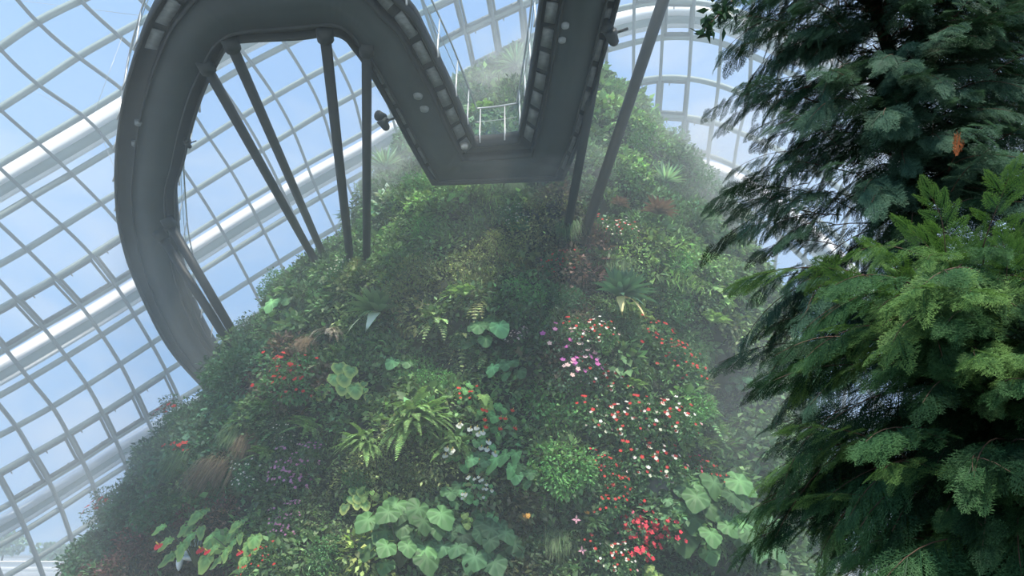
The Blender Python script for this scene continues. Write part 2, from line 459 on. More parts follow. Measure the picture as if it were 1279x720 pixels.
def bush(col, n=900, L=.09, blobs=9, seed=0, blossom=None, stems=True, asp=.6, sub=None):
    r = np.random.default_rng(seed); mb = MB(); st = MB()
    cs = [np.array([r.uniform(-.6, .6), r.uniform(-.5, .55), r.uniform(.1, .45)]) for _ in range(blobs)]
    allp, alln = [], []
    for c in cs:
        m = n // blobs; a = r.normal(size=(m, 3)); a = unit(a)
        rad = r.uniform(.28, .45)
        p = c + a * rad * r.uniform(.6, 1.1, (m, 1)) * [1, .9, .9]
        ok = p[:, 2] > -.1; p, a = p[ok], a[ok]; m = len(p)
        LL = L * r.uniform(.7, 1.35, m)
        mb.leaves(p, a + r.normal(0, .5, (m, 3)) - .3 * LU, a * .6 + LU * .7 + LZ * .2 + r.normal(0, .3, (m, 3)), LL, LL * asp, jitter(col, m, .22))
        allp.append(c + a * rad * 1.08); alln.append(a)
        if stems: st.tube([np.zeros(3), c * .5 + [0, .05, 0], c + [0, rad * .6, 0]], [.022, .015, .006], k=5)
    parts = [('foliage', mb, M_LEAF, 0)]
    if stems: parts.append(('stems', st, M_BARK, 0))
    if blossom:
        P, A = np.concatenate(allp), np.concatenate(alln)
        for (nm, bc, num, rad) in blossom:
            ok = np.where((A[:, 2] > -.1) & (A[:, 1] > -.5))[0]; ch = r.choice(ok, num, replace=False)
            bl = MB(); bl.flowers(P[ch] + A[ch] * .03, A[ch] * .5 + [0, .35, .75], rad * r.uniform(.8, 1.25, num), jitter(bc, num, .1), eye=np.asarray(bc) * .7 + [.08, .05, 0])
            parts.append((nm, bl, M_PETAL, 0))
    return parts

def tuft(col, n=260, seed=0, L=1.0, W=.025):
    r = np.random.default_rng(seed); mb = MB()
    p = r.normal(0, 1, (n, 3)) * [.22, .12, .05] + [0, .45, 0]
    mb.ribbons(p, np.stack([r.normal(0, .35, n), r.uniform(-.1, .5, n), r.uniform(.4, 1, n)], 1), L * r.uniform(.6, 1.0, n), W, r.uniform(.9, 1.5, n), jitter(col, n, .25), seg=5)
    return [('blades', mb, M_LEAF, 0)]

def orchid(col, seed=0):
    r = np.random.default_rng(seed); st, bl, fo = MB(), MB(), MB()
    fo.ribbons(np.zeros((6, 3)) + [0, -.3, 0], np.stack([np.linspace(-.9, .9, 6), .2 + 0 * np.arange(6), .6 + 0 * np.arange(6)], 1), .7, .12, .6, jitter(G['mid'], 6))
    st.tube([[0, -.3, 0], [.02, .25, .25], [.0, .62, .42], [0, .5, .55]], [.02, .016, .014, .012], k=5)
    P = np.array([0, .5, .57])
    bl.leaves(np.tile(P, (4, 1)), np.array([[-1, -.1, .2], [1, -.1, .2], [0, .9, .3], [.1, -1, .2]]), np.tile(LZ, (4, 1)), .42, .2, jitter(col, 4, .1), fold=.1)
    # the pouch of the lip
    u = np.linspace(0, 1, 6); ring = [(P + np.array([0, -.08 - .3 * q, .08])) for q in u]
    bl.tube(ring, .09 * np.sin(np.pi * (.15 + .8 * u)), np.asarray(col) * 1.2, k=8)
    return [('leaves', fo, M_LEAF, 0), ('stem', st, M_STEM, 0), ('blossom', bl, M_PETAL, 0)]

CACHE = {}
def plant_meshes(key, maker):
    if key not in CACHE:
        CACHE[key] = [(nm, mb.mesh(key + '_' + nm, mt, bool(sm))) for nm, mb, mt, sm in maker()]
    return CACHE[key]

RED, PINK, WHITE, MAG, ORG = (.5, .02, .035), (.65, .22, .38), (.75, .75, .68), (.5, .06, .35), (.62, .10, .03)
KINDS = {
    'taro': ('elephant_ear_plant', lambda: broad_plant('heart', (.055, .125, .05), 7, .5, seed=1)),
    'bigleaf': ('giant_leaf_plant', lambda: broad_plant('lobed', (.034, .078, .028), 18, .33, .85, seed=2)),
    'bigleaf2': ('giant_leaf_plant', lambda: broad_plant('lobed', (.03, .07, .03), 14, .38, .75, seed=12)),
    'arrow': ('arrowhead_plant', lambda: broad_plant('arrow', (.10, .22, .07), 5, .55, .5, seed=3)),
    'oakleaf': ('philodendron_plant', lambda: broad_plant('oak', (.19, .27, .07), 3, .7, .3, seed=4)),
    'vari': ('variegated_plant', lambda: broad_plant('heart', (.09, .17, .06), 7, .5, .7, edge=(.36, .40, .12), seed=5)),
    'lance': ('broad_leaf_plant', lambda: broad_plant('lance', (.07, .15, .045), 14, .42, .8, edge=(.17, .24, .07), seed=6, blossom=(RED, 2))),
    'anthred': ('anthurium_plant', lambda: broad_plant('heart', (.07, .17, .05), 12, .3, .8, seed=7, blossom=((.70, .05, .03), 9))),
    'anthwhite': ('anthurium_plant', lambda: broad_plant('heart', (.055, .14, .05), 16, .27, .85, seed=8, blossom=(WHITE, 16))),
    'limeleaf': ('lime_leaf_plant', lambda: broad_plant('heart', (.14, .21, .06), 5, .4, .5, seed=9)),
    'agave': ('rosette_plant', lambda: rosette((.028, .075, .05), 54, .12, .3, tip=(.035, .08, .05), dry=2, seed=1)),
    'bromgreen': ('bromeliad_plant', lambda: rosette((.055, .11, .05), 34, .15, .3, tip=(.10, .15, .07), dry=2, seed=2, drycol=(.5, .52, .42))),
    'bromred': ('bromeliad_plant', lambda: rosette((.05, .038, .032), 38, .12, .35, tip=(.085, .045, .04), dry=0, seed=3)),
    'yucca': ('spiky_rosette_plant', lambda: rosette((.13, .19, .14), 60, .07, .15, dry=0, seed=4)),
    'fanpalm': ('fan_leaf_plant', lambda: rosette((.13, .21, .14), 44, .09, .1, dry=0, seed=5, spiky=1.0)),
    'fernbig': ('arching_fern', lambda: fern((.085, .145, .05), 96, .6, 1, wide=.12, pairs=26)),
    'ferndark': ('arching_fern', lambda: fern((.045, .095, .04), 54, .6, 2, wide=.13, pairs=24)),
    'fernlight': ('feathery_fern', lambda: fern((.12, .20, .065), 30, .5, 3, wide=.2, pairs=22)),
    'ferngrey': ('withered_fern', lambda: fern((.17, .16, .13), 20, .8, 4, down=True, wide=.2)),
    'bushbright': ('leafy_shrub', lambda: bush((.07, .17, .055), 1500, .10, 12, 1)),
    'bushmid': ('leafy_shrub', lambda: bush((.05, .12, .045), 1300, .10, 10, 2)),
    'bushdark': ('leafy_shrub', lambda: bush((.028, .07, .035), 1300, .11, 9, 3)),
    'busholive': ('leafy_shrub', lambda: bush((.11, .14, .05), 1600, .07, 10, 4)),
    'twiggy': ('twiggy_shrub', lambda: bush((.035, .07, .045), 600, .12, 12, 5)),
    'twiggyred': ('red_flowering_shrub', lambda: bush((.03, .065, .04), 700, .12, 10, 6, [('blossoms', RED, 9, .13)])),
    'daisypink': ('pink_flowering_plant', lambda: bush((.06, .12, .05), 1300, .06, 9, 7, [('blossoms', (.62, .25, .48), 90, .038)])),
    'daisywhite': ('white_flowering_plant', lambda: bush((.04, .10, .045), 1000, .09, 9, 8, [('blossoms', WHITE, 34, .045)])),
    'impred': ('red_flowering_plant', lambda: bush((.045, .10, .04), 1000, .10, 9, 9, [('blossoms', (.72, .04, .09), 120, .07)])),
    'impscatter': ('red_flowering_plant', lambda: bush((.04, .095, .04), 1000, .10, 9, 10, [('blossoms', RED, 40, .045)])),
    'impmix': ('mixed_flowering_plant', lambda: bush((.04, .09, .035), 1000, .10, 9, 11, [('red_blossoms', RED, 28, .045), ('white_blossoms', WHITE, 28, .045)])),
    'impmag': ('magenta_flowering_plant', lambda: bush((.035, .07, .04), 900, .09, 8, 12, [('magenta_blossoms', (.55, .12, .45), 26, .065), ('pale_blossoms', (.72, .5, .52), 22, .06)])),
    'imppink': ('pink_flowering_plant', lambda: bush((.045, .10, .04), 900, .10, 8, 13, [('blossoms', (.75, .13, .25), 22, .075)])),
    'begpale': ('pale_flowering_plant', lambda: bush((.045, .03, .035), 900, .10, 8, 14, [('blossoms', (.72, .58, .60), 30, .055)])),
    'tuftbrown': ('hanging_grass', lambda: tuft((.11, .085, .055), 620, 1, W=.018)),
    'tuftgreen': ('hanging_grass', lambda: tuft((.06, .10, .045), 320, 2)),
    'orchid': ('slipper_orchid', lambda: orchid((.62, .35, .42), 1)),
    'yellowleaf': ('yellow_leaf_plant', lambda: broad_plant('heart', (.36, .19, .04), 2, .5, .25, seed=15)),
}

LIFT = {'agave': 1.0, 'brom': .85, 'yucca': .7, 'fan': .7, 'fern': .65, 'tuft': .45, 'big': .5, 'taro': .5, 'vari': .5, 'lance': .5, 'anth': .45, 'arrow': .55, 'oak': .55, 'orchid': .6, 'yellow': .55, 'lime': .5}
def plant(kind, px, py, size, label, cat='plant', group=None, lift=.3):
    for q, v in LIFT.items():
        if kind.startswith(q): lift = v
    th, z, P, dist = hit(px, py)
    n = mnormal(np.float64(th), np.float64(z)); hz = unit(np.array([n[0], n[1], .25]))
    # plants lean a little towards the light in front of them
    hz = unit(hz + .35 * unit(np.array([-P[0], -P[1], 0])))
    x = unit(np.cross([0, 0, 1], hz)); y = np.cross(hz, x)
    if kind in ('impmix', 'impscatter', 'impmag'): size *= 1.25
    if kind == 'orchid': size *= .8
    s = size * dist / F / 2
    name, maker = KINDS[kind]
    e = link(name, None)
    rot = random.uniform(-.2, .2); sx = random.choice((-1, 1))
    R = Matrix(((x[0], y[0], hz[0]), (x[1], y[1], hz[1]), (x[2], y[2], hz[2]))).to_4x4() @ Matrix.Rotation(rot, 4, 'Z')
    base = np.array(P) - hz * .12 + n * lift
    e.matrix_world = Matrix.Translation(Vector(base)) @ R @ Matrix.Diagonal((s * sx, s, s, 1))
    for nm, me in plant_meshes(kind, maker): link(nm, me, e)
    tag(e, label, cat, group)
    return e

PLANTS = [
 ('agave', 762, 402, 122, 'big dark green rosette plant with one pale dry leaf hanging below it'),
 ('bromgreen', 488, 412, 116, 'large bromeliad with two pale dead leaves splayed at its base'),
 ('bromred', 815, 292, 78, 'dark reddish spiky bromeliad right of the two steel struts'),
 ('yucca', 492, 215, 74, 'misty spiky rosette on the left outline, just right of the vertical steel leg'),
 ('yucca', 655, 82, 66, 'spiky rosette on the summit seen in the V between walkways'),
 ('fanpalm', 822, 226, 64, 'pale fan-leaved plant high on the hazy right slope'),
 ('bromgreen', 905, 270, 50, 'hazy bromeliad where the right slope meets the conifer'),
 ('bromred', 760, 260, 44, 'small dark bromeliad beside the outer leaning strut'),
 ('fernlight', 790, 492, 48, 'pale upright fern tuft among the red and white flowers'),
 ('fernbig', 516, 545, 140, 'widest arching green fern with a dark hollow beneath it'),
 ('fernbig', 468, 552, 90, 'arching fern crowding the left side of the widest fern'),
 ('fernbig', 566, 548, 84, 'arching fern crowding the right side of the widest fern'),
 ('fernlight', 402, 528, 72, 'light green feathery fern above the pink daisies'),
 ('fernlight', 350, 575, 56, 'light green fern beside the white-flowered clump on the left slope'),
 ('ferngrey', 424, 408, 60, 'withered grey fern fronds between two leafy patches'),
 ('ferndark', 345, 520, 60, 'dark fern over the upper brown grass tuft'),
 ('fernlight', 878, 392, 56, 'bright fern above the dark cave'),
 ('ferndark', 890, 556, 56, 'fern growing just below the dark cave'),
 ('fernlight', 860, 540, 50, 'soft yellow-green fern left below the dark cave'),
 ('fernlight', 588, 372, 52, 'narrow yellowish fern left of the central dark shrubs'),
 ('ferndark', 735, 668, 50, 'drooping fern frond beside the crimson flower bed'),
 ('ferndark', 450, 268, 42, 'small hazy fern at the foot of the vertical steel leg'),
 ('tuftbrown', 268, 618, 84, 'long brown grass hanging down the left slope, lower of two brown tufts'),
 ('tuftbrown', 326, 560, 62, 'brown hanging grass, the upper of the two tufts on the left slope'),
 ('tuftbrown', 388, 442, 42, 'tan dried tuft above the dark red-flowering patch'),
 ('tuftgreen', 232, 596, 60, 'green hanging grass on the hazy left edge of the slope'),
 ('tuftgreen', 714, 300, 60, 'mossy grass wrapped around the feet of the two right struts'),
 ('tuftgreen', 770, 330, 60, 'green grass trailing right of the leaning strut'),
 ('tuftgreen', 690, 690, 62, 'green strap grass by the pink slipper orchids'),
 ('tuftgreen', 640, 245, 46, 'grassy tuft directly under the walkway bend'),
 ('tuftgreen', 300, 560, 50, 'grassy tuft left of the upper brown tuft'),
 ('taro', 614, 430, 78, 'ribbed elephant ear with three round leaves, upper centre of the mountain'),
 ('taro', 642, 462, 58, 'pale elephant ear tucked below the ribbed round-leaved one'),
 ('taro', 500, 472, 54, 'single ribbed round leaf plant under the bromeliad with dead leaves'),
 ('vari', 428, 490, 78, 'variegated elephant ear with cream-edged leaves on the left of the mountain'),
 ('vari', 452, 506, 42, 'small yellow-edged leaf plant right below the variegated elephant ear'),
 ('taro', 368, 396, 62, 'light green broad-leaved plant near the left outline of the mountain'),
 ('limeleaf', 352, 402, 36, 'lime leaves in front of the left outline shrubs'),
 ('arrow', 578, 262, 44, 'arrow-shaped pale leaves just under the lower walkway corner'),
 ('oakleaf', 596, 520, 52, 'yellow-green lobed leaf standing above the orange-red anthuriums'),
 ('arrow', 640, 590, 72, 'large arrow-shaped leaf hanging in the centre of the lower slope'),
 ('taro', 652, 606, 50, 'blue-green heart leaf right of the arrow-shaped leaf'),
 ('taro', 600, 598, 50, 'small round blue-green leaf behind the white anthuriums'),
 ('taro', 604, 638, 46, 'round leaf plant left of the orange-yellow leaf'),
 ('taro', 566, 632, 56, 'dark green cupped leaves beside the pale yellowing leaves'),
 ('limeleaf', 578, 660, 40, 'yellowing leaves under the dark green cupped leaves'),
 ('yellowleaf', 654, 636, 26, 'single orange-yellow leaf in the lower centre'),
 ('yellowleaf', 726, 640, 16, 'small ochre leaf near the crimson flowers'),
 ('bigleaf', 500, 692, 116, 'mass of giant scalloped leaves at the bottom edge'),
 ('bigleaf2', 606, 690, 92, 'giant scalloped leaves at the bottom, right of the largest mass'),
 ('bigleaf2', 560, 668, 60, 'smaller scalloped leaves between the two giant-leaved masses'),
 ('bigleaf', 872, 656, 128, 'giant-leaved plant in front of the conifer under the grey rock'),
 ('bigleaf2', 922, 668, 90, 'hazy giant leaves partly behind the conifer branches'),
 ('bigleaf2', 836, 640, 56, 'giant leaf hanging immediately below the grey rock'),
 ('limeleaf', 802, 712, 50, 'lime-green leaves poking up at the bottom below the crimson flowers'),
 ('lance', 268, 668, 100, 'broad yellow-edged leaves over the shiny ornament at bottom left'),
 ('lance', 322, 690, 84, 'striped broad leaves with red flowers right of the shiny ornament'),
 ('anthred', 612, 544, 66, 'anthurium with orange-red flowers above the white ones'),
 ('anthred', 582, 508, 40, 'small red anthurium above the big fern'),
 ('anthwhite', 584, 578, 84, 'anthurium clump with many white flowers right of the big fern'),
 ('anthwhite', 600, 612, 50, 'lower white-flowered anthurium beside the blue-green leaves'),
 ('bushbright', 690, 512, 104, 'largest bright green shrub at the centre of the mountain'),
 ('bushbright', 700, 590, 90, 'bright green shrub right of the blue-green heart leaf'),
 ('bushbright', 650, 382, 66, 'fresh green shrub above the ribbed elephant ear'),
 ('bushbright', 520, 460, 60, 'green shrub right of the bromeliad with dead leaves'),
 ('bushbright', 545, 492, 56, 'small-leaved shrub above the widest fern'),
 ('bushmid', 350, 368, 56, 'dark leafy shrub on the upper left outline under the struts'),
 ('bushmid', 412, 372, 56, 'shrub with pale specks below the paired diagonal struts'),
 ('bushmid', 470, 290, 60, 'leafy shrub around the foot of the vertical steel leg'),
 ('bushmid', 516, 250, 60, 'leafy shrub left under the lower walkway corner'),
 ('bushbright', 540, 300, 60, 'leafy green shrub in the middle under the walkway corner'),
 ('busholive', 520, 356, 84, 'fine olive shrub above the large bromeliad'),
 ('busholive', 620, 330, 76, 'wiry olive shrub in the upper middle of the mountain'),
 ('busholive', 450, 350, 46, 'small olive shrub beside the strut feet'),
 ('bushdark', 296, 462, 74, 'dark hazy shrub where the left walkway meets the mountain'),
 ('twiggy', 318, 420, 50, 'twiggy shrub breaking the left outline below the second strut pair'),
 ('bushdark', 248, 528, 70, 'dark shrub on the left outline above the red blossoms'),
 ('twiggyred', 222, 520, 46, 'twiggy red-flowered shrub standing out against the glass'),
 ('twiggyred', 236, 576, 56, 'shrub with orange-red flowers part way down the left edge'),
 ('twiggyred', 140, 640, 50, 'lowest left shrub with a bright red flower against the glass'),
 ('bushdark', 170, 626, 70, 'hazy dark shrub at the lower left outline'),
 ('bushdark', 130, 698, 76, 'darkest shrub in the bottom left corner of the mountain'),
 ('bushdark', 210, 650, 70, 'reddish-brown shaded shrub under the hanging brown grass'),
 ('bushmid', 290, 510, 60, 'dense green shrub above the upper brown tuft'),
 ('bushmid', 440, 436, 44, 'small shrub left of the bromeliad with dead leaves'),
 ('bushdark', 590, 420, 50, 'shadowed shrub left of the ribbed elephant ear'),
 ('bushdark', 700, 380, 60, 'dark shrub between the fresh green shrub and the big rosette'),
 ('bushmid', 835, 380, 66, 'shrub right of the big dark rosette'),
 ('bushmid', 850, 440, 60, 'shrub left above the dark cave'),
 ('bushmid', 800, 180, 60, 'hazy shrub high on the right outline'),
 ('bushmid', 862, 222, 60, 'misty shrub below the curved glass ribs on the right'),
 ('bushdark', 880, 300, 66, 'dim shrub left of the conifer tips'),
 ('bushbright', 840, 330, 50, 'leafy light shrub under the reddish bromeliad'),
 ('bushmid', 766, 128, 46, 'topmost shrub right of the leaning strut'),
 ('bushdark', 600, 125, 60, 'shrub on the summit left part of the walkway V'),
 ('bushmid', 640, 132, 50, 'shrub on the summit right part of the walkway V'),
 ('bushmid', 505, 188, 44, 'rounded shrub at the outline beside the spotlights'),
 ('fernlight', 610, 150, 46, 'misty fern behind the walkway railing'),
 ('daisypink', 386, 604, 84, 'pink daisy bush on the lower left'),
 ('daisypink', 372, 668, 60, 'sparse pink-flowered plant below the pink daisy bush'),
 ('daisywhite', 314, 604, 54, 'white-flowered clump beside the long brown grass'),
 ('daisywhite', 360, 548, 44, 'few white blossoms over the light fern'),
 ('daisywhite', 432, 346, 40, 'tiny white-flowered plant by the vertical leg foot'),
 ('daisywhite', 640, 285, 50, 'white specked plant under the walkway bend'),
 ('impscatter', 362, 490, 74, 'dark patch dotted with red flowers on the left slope'),
 ('begpale', 656, 432, 48, 'dark-leaved plant with pale pink blossoms beside the ribbed elephant ear'),
 ('impmag', 708, 452, 76, 'magenta and pale pink flowers left of the big rosette'),
 ('impmix', 728, 424, 62, 'red and white flowers touching the left side of the big rosette'),
 ('impmix', 736, 478, 70, 'red and white flowers under the magenta ones'),
 ('impscatter', 806, 436, 64, 'faded red flowers right below the big rosette'),
 ('impscatter', 838, 470, 60, 'red flowers left of the dark cave'),
 ('impmix', 752, 540, 80, 'red and white flowers right of the largest bright shrub'),
 ('impmix', 812, 526, 80, 'red and white flowers below the pale fern tuft'),
 ('impmix', 790, 580, 84, 'red and white flowers above the grey rock'),
 ('impscatter', 740, 600, 56, 'loose red flowers right of the lower bright shrub'),
 ('imppink', 850, 578, 46, 'hot pink flowers up right from the grey rock'),
 ('impscatter', 872, 600, 44, 'coral red flowers above the giant-leaved plant'),
 ('imppink', 780, 650, 40, 'pink flowers just above the crimson bed'),
 ('impred', 802, 678, 84, 'densest crimson flower bed near the bottom'),
 ('impmix', 752, 690, 60, 'white flowers with a few red left of the crimson bed'),
 ('impscatter', 768, 626, 60, 'red flowers left of the grey rock'),
 ('impmix', 766, 300, 50, 'small red and cream flowers beside the outer strut'),
 ('impscatter', 342, 708, 44, 'red blooms on the bottom edge right of the striped leaves'),
 ('impscatter', 700, 336, 44, 'tiny magenta and red blooms under the strut feet'),
 ('orchid', 712, 662, 34, 'pink slipper orchid, the upper of two near the bottom'),
 ('orchid', 714, 704, 34, 'pink slipper orchid on the bottom edge'),
 ('orchid', 494, 646, 28, 'pale pink bloom above the giant scalloped leaves'),
 ('bushmid', 450, 610, 54, 'yellow-green small shrub under the big fern'),
 ('busholive', 530, 606, 56, 'olive shrub below the dark hollow of the big fern'),
 ('vari', 446, 648, 50, 'striped pale-edged leaves left of the giant scalloped mass'),
 ('limeleaf', 470, 622, 40, 'lime leaves under the dark hollow of the big fern'),
 ('taro', 922, 470, 40, 'leaf plant at the right rim of the dark cave'),
 ('limeleaf', 856, 352, 24, 'pale heart leaf on the hazy right slope'),
 ('limeleaf', 864, 440, 22, 'single lime leaf above the dark cave'),
 ('bushbright', 860, 505, 60, 'bright shrub at the left foot of the dark cave'),
 ('busholive', 850, 640, 46, 'yellow-green shrub right above the giant leaves'),
 ('bushdark', 660, 670, 66, 'brownish shaded shrub below the orange-yellow leaf'),
 ('bushmid', 410, 705, 60, 'leafy shrub left of the giant scalloped mass, bottom edge'),
]
for a in PLANTS: plant(*a)

# grey rock with a wet face
def rock(px, py, w, h, label, push=.3):
    th, z, P, dist = hit(px, py); r = np.random.default_rng(3)
    mb = MB(); n1, n2 = 14, 10
    v = []
    for i in range(n2 + 1):
        for j in range(n1):
            la = np.pi * i / n2; lo = 2 * np.pi * j / n1
            d = np.array([math.sin(la) * math.cos(lo), math.sin(la) * math.sin(lo), math.cos(la)])
            k = 1 + .12 * math.sin(3 * lo + 2 * la) + .08 * math.sin(5 * la + lo * 4)
            v.append(np.sign(d) * np.abs(d) ** .75 * k)
    t = []
    for i in range(n2):
        for j in range(n1):
            a, b = i * n1 + j, i * n1 + (j + 1) % n1
            t += [(a, b, b + n1), (a, b + n1, a + n1)]
    s = dist / F / 2
    mb.add(np.array(v) * [w * s, w * s * .7, h * s], t)
    o = obj('mossy_rock', mb, M_ROCK, smooth=True); o.location = np.array(P) + unit(EYE - P) * push
    return tag(o, label, 'rock')
rock(826, 614, 46, 38, 'pale grey wet rock showing through plants above the giant leaves', .15)
rock(790, 548, 30, 22, 'small brownish rock among the red and white flowers', -.05)

# shiny ornament behind the leaves
th, z_, P, dist = hit(238, 688)
orn = link('glass_ornament', None, loc=P + unit(EYE - P) * .35)
for (dx, dy, dz, a, b, c) in [(-.1, 0, .05, .16, .12, .22), (.16, .02, .18, .13, .1, .2), (.05, -.02, -.2, .28, .12, .09), (-.28, .05, -.3, .1, .1, .25), (.3, .05, -.1, .12, .1, .17), (.1, 0, .5, .14, .1, .1)]:
    mb = MB(); u = np.linspace(0, 1, 9)
    mb.tube(np.stack([0 * u, 0 * u, (u - .5) * 2 * c], 1), np.maximum(np.sin(np.pi * u), .02) ** .6 * a, k=12)
    o = obj('lobe', mb, M_ORN, orn, smooth=True); o.location = (dx, dy, dz)
tag(orn, 'shiny pale blue-white ornament behind yellow-edged leaves at bottom left', 'ornament')

# ------------------------------------------------------------------ the elevated walkway
ST = [(262, 495, 295, 470, 9.7), (223, 453, 277, 447, 10.2), (200, 420, 253, 407, 10.6), (180, 380, 237, 367, 11.1), (160, 333, 227, 330, 11.6), (147, 283, 222, 283, 12.1),
      (143, 240, 220, 240, 12.5), (143, 200, 230, 205, 12.8), (147, 157, 241, 160, 13), (155, 113, 256, 115, 13), (170, 63, 272, 82, 13), (183, 30, 283, 63, 13), (200, 0, 293, 56, 13),
      (240, -45, 310, 53, 13), (330, -68, 373, 50, 13), (410, -66, 413, 45, 13), (460, -38, 430, 50, 13), (493, 0, 440, 62, 13), (517, 23, 450, 75, 13), (533, 53, 462, 94, 13),
      (560, 107, 487, 137, 13), (577, 146, 510, 180, 13), (593, 183, 540, 232, 13), (620, 181, 620, 229, 13), (647, 177, 704, 226, 13), (655, 135, 724, 180, 13), (663, 90, 742, 120, 13),
      (672, 25, 764, 40, 13), (679, -30, 783, -30, 13), (690, -100, 806, -110, 13)]
EA = np.array([at_height(a, b, z + H) for a, b, c, d, z in ST]); EB = np.array([at_height(c, d, z + H) for a, b, c, d, z in ST])

def catmull(P, sharp=()):
    out = []
    n = len(P)
    for i in range(n - 1):
        p0, p1, p2, p3 = P[max(i - 1, 0)], P[i], P[i + 1], P[min(i + 2, n - 1)]
        if i in sharp: p0 = p1 - (p2 - p1)
        if i + 1 in sharp: p3 = p2 + (p2 - p1)
        for k in range(4):
            t = k / 4
            out.append(.5 * ((2 * p1) + (-p0 + p2) * t + (2 * p0 - 5 * p1 + 4 * p2 - p3) * t * t + (-p0 + 3 * p1 - 3 * p2 + p3) * t ** 3))
    out.append(P[-1]); return np.array(out)
CA, CB = catmull(EA, (22, 24)), catmull(EB, (22, 24))
NS = len(CA)
walk = link('elevated_walkway', None, loc=(0, 0, 0))
tag(walk, 'dark looping elevated walkway seen from below, crossing the mist', 'walkway')
ZU = np.array([0, 0, 1.0])
def band(a, b, z0, z1):
    """closed slab between two edge curves, from z0 to z1 above them."""
    mb = MB(); n = len(a)
    ring = np.stack([a + ZU * z0, b + ZU * z0, b + ZU * z1, a + ZU * z1], 1)
    t = []
    for i in range(n - 1):
        for k in range(4):
            p, q = i * 4 + k, i * 4 + (k + 1) % 4
            t += [(p, q, q + 4), (p, q + 4, p + 4)]
    e = (n - 1) * 4
    t += [(0, 2, 1), (0, 3, 2), (e, e + 1, e + 2), (e, e + 2, e + 3)]
    mb.add(ring.reshape(-1, 3), t); return mb
def mixe(k): return CA * (1 - k) + CB * k
obj('deck', band(CA, CB, .18, .34), M_DARK, walk)
obj('soffit', band(mixe(.28), mixe(.82), -.08, .18), M_SOFFIT, walk)
obj('edge_beam', band(CA, mixe(.035), -.02, .42), M_DARK, walk)
obj('edge_beam', band(mixe(.965), CB, -.02, .42), M_DARK, walk)
obj('soffit_rib', band(mixe(.265), mixe(.295), -.13, .18), M_DARK, walk)
obj('soffit_rib', band(mixe(.805), mixe(.835), -.13, .18), M_DARK, walk)
# pale grating panels let into the rims
arc = np.concatenate([[0], np.cumsum(np.linalg.norm(np.diff((CA + CB) / 2, axis=0), axis=1))])
def sample(curve, s): return np.array([np.interp(s, arc, curve[:, k]) for k in range(3)])
npan = 0
s = arc[40]
while s < arc[-1] - 1:
    for (k0, k1) in ((.09, .24), (.865, .945)):
        i = np.searchsorted(arc, s + .4)
        if 88 < i < 98 or npan >= 98: continue
        if k0 > .5 and i < 70: continue
        q = [sample(mixe(k), s + ds) for ds, k in ((.0, k0), (.0, k1), (.82, k1), (.82, k0))]
        mb = MB(); v = [p + ZU * .13 for p in q] + [p + ZU * .179 for p in q]
        mb.add(v, [(0, 1, 2), (0, 2, 3), (4, 6, 5), (4, 7, 6)] + [t for k in range(4) for t in ((k, 4 + k, (k + 1) % 4), ((k + 1) % 4, 4 + k, 4 + (k + 1) % 4))])
        obj('grating_panel', mb, M_GRATE, walk); npan += 1
    s += 1.08
# balustrades
for curve, other in ((CA, CB), (CB, CA)):
    out = unit(curve - other); top = curve + out * .07 + ZU * 1.45; bot = curve + out * .03 + ZU * .4
    mb = MB(); mb.tube(top, .03, k=6); obj('handrail', mb, M_POST, walk)
    mid = bot * .5 + top * .5
    mb = MB(); mb.tube(mid, .012, k=5); obj('midrail', mb, M_POST, walk)
    mb = MB(); n = len(curve); v = np.stack([bot, top - ZU * .05], 1).reshape(-1, 3)
    v2 = v - np.repeat(out, 2, 0) * .02
    t = []
    for i in range(n - 1):
        a = 2 * i; t += [(a, a + 1, a + 3), (a, a + 3, a + 2)]
    t2 = [(a + 2 * n, c + 2 * n, b + 2 * n) for a, b, c in t]
    mb.add(np.concatenate([v, v2]), t + t2); obj('glass_screen', mb, M_BGLASS, walk)
    s = .3
    while s < arc[-1]:
        a, b = sample(bot, s), sample(top, s); d = sample(out, s)
        mb = MB(); mb.tube([a - ZU * .3 + d * .04, a, b], [.03, .03, .018], k=6); obj('baluster', mb, M_POST, walk)
        s += 1.9 if curve is CA else 2.3
# round lamps under the deck
for (px, py, r) in ((522, 122, .16), (530, 138, .16), (580, 185, .14), (706, 34, .12), (702, 52, .12), (172, 156, .12), (168, 182, .12)):
    c = at_height(px, py, 13 + H - .16)
    mb = MB(); mb.tube([c, c + ZU * .14], [r * .8, r], k=14); lamp = obj('round_lamp', mb, M_POST if px == 580 else M_GRATE, walk)

# spotlights clamped to the rim
def spot(px, py, label, s=1.0):
    c = at_height(px, py, 12.9 + H); e = link('spotlight', None, loc=c); e.scale = (s, s, s)
    for k, (dx, dz, ax) in enumerate(((-.12, .12, .3), (-.02, -.2, -.5))):
        d = unit([-.35, -.6, ax * -.8]); mb = MB(); p = np.array([dx, 0, dz])
        mb.tube([p - d * .16, p - d * .10, p + d * .05, p + d * .2], [.07, .12, .14, .17], k=12); obj('lamp_head', mb, M_DARK, e, True)
    mb = MB(); mb.tube([(.35, 0, .1), (.1, 0, 0), (-.08, 0, .1)], .035, k=6); mb.tube([(.1, 0, 0), (-.02, 0, -.16)], .035, k=6); obj('bracket', mb, M_DARK, e)
    return tag(e, label, 'spotlight')
spot(482, 150, 'pair of black spotlights on the left rim of the descending walkway')
spot(766, 40, 'black spotlights on the rim of the right walkway beside the struts', 1.1)
spot(237, 178, 'small black spotlight on the inner rim of the left walkway curve', .6)

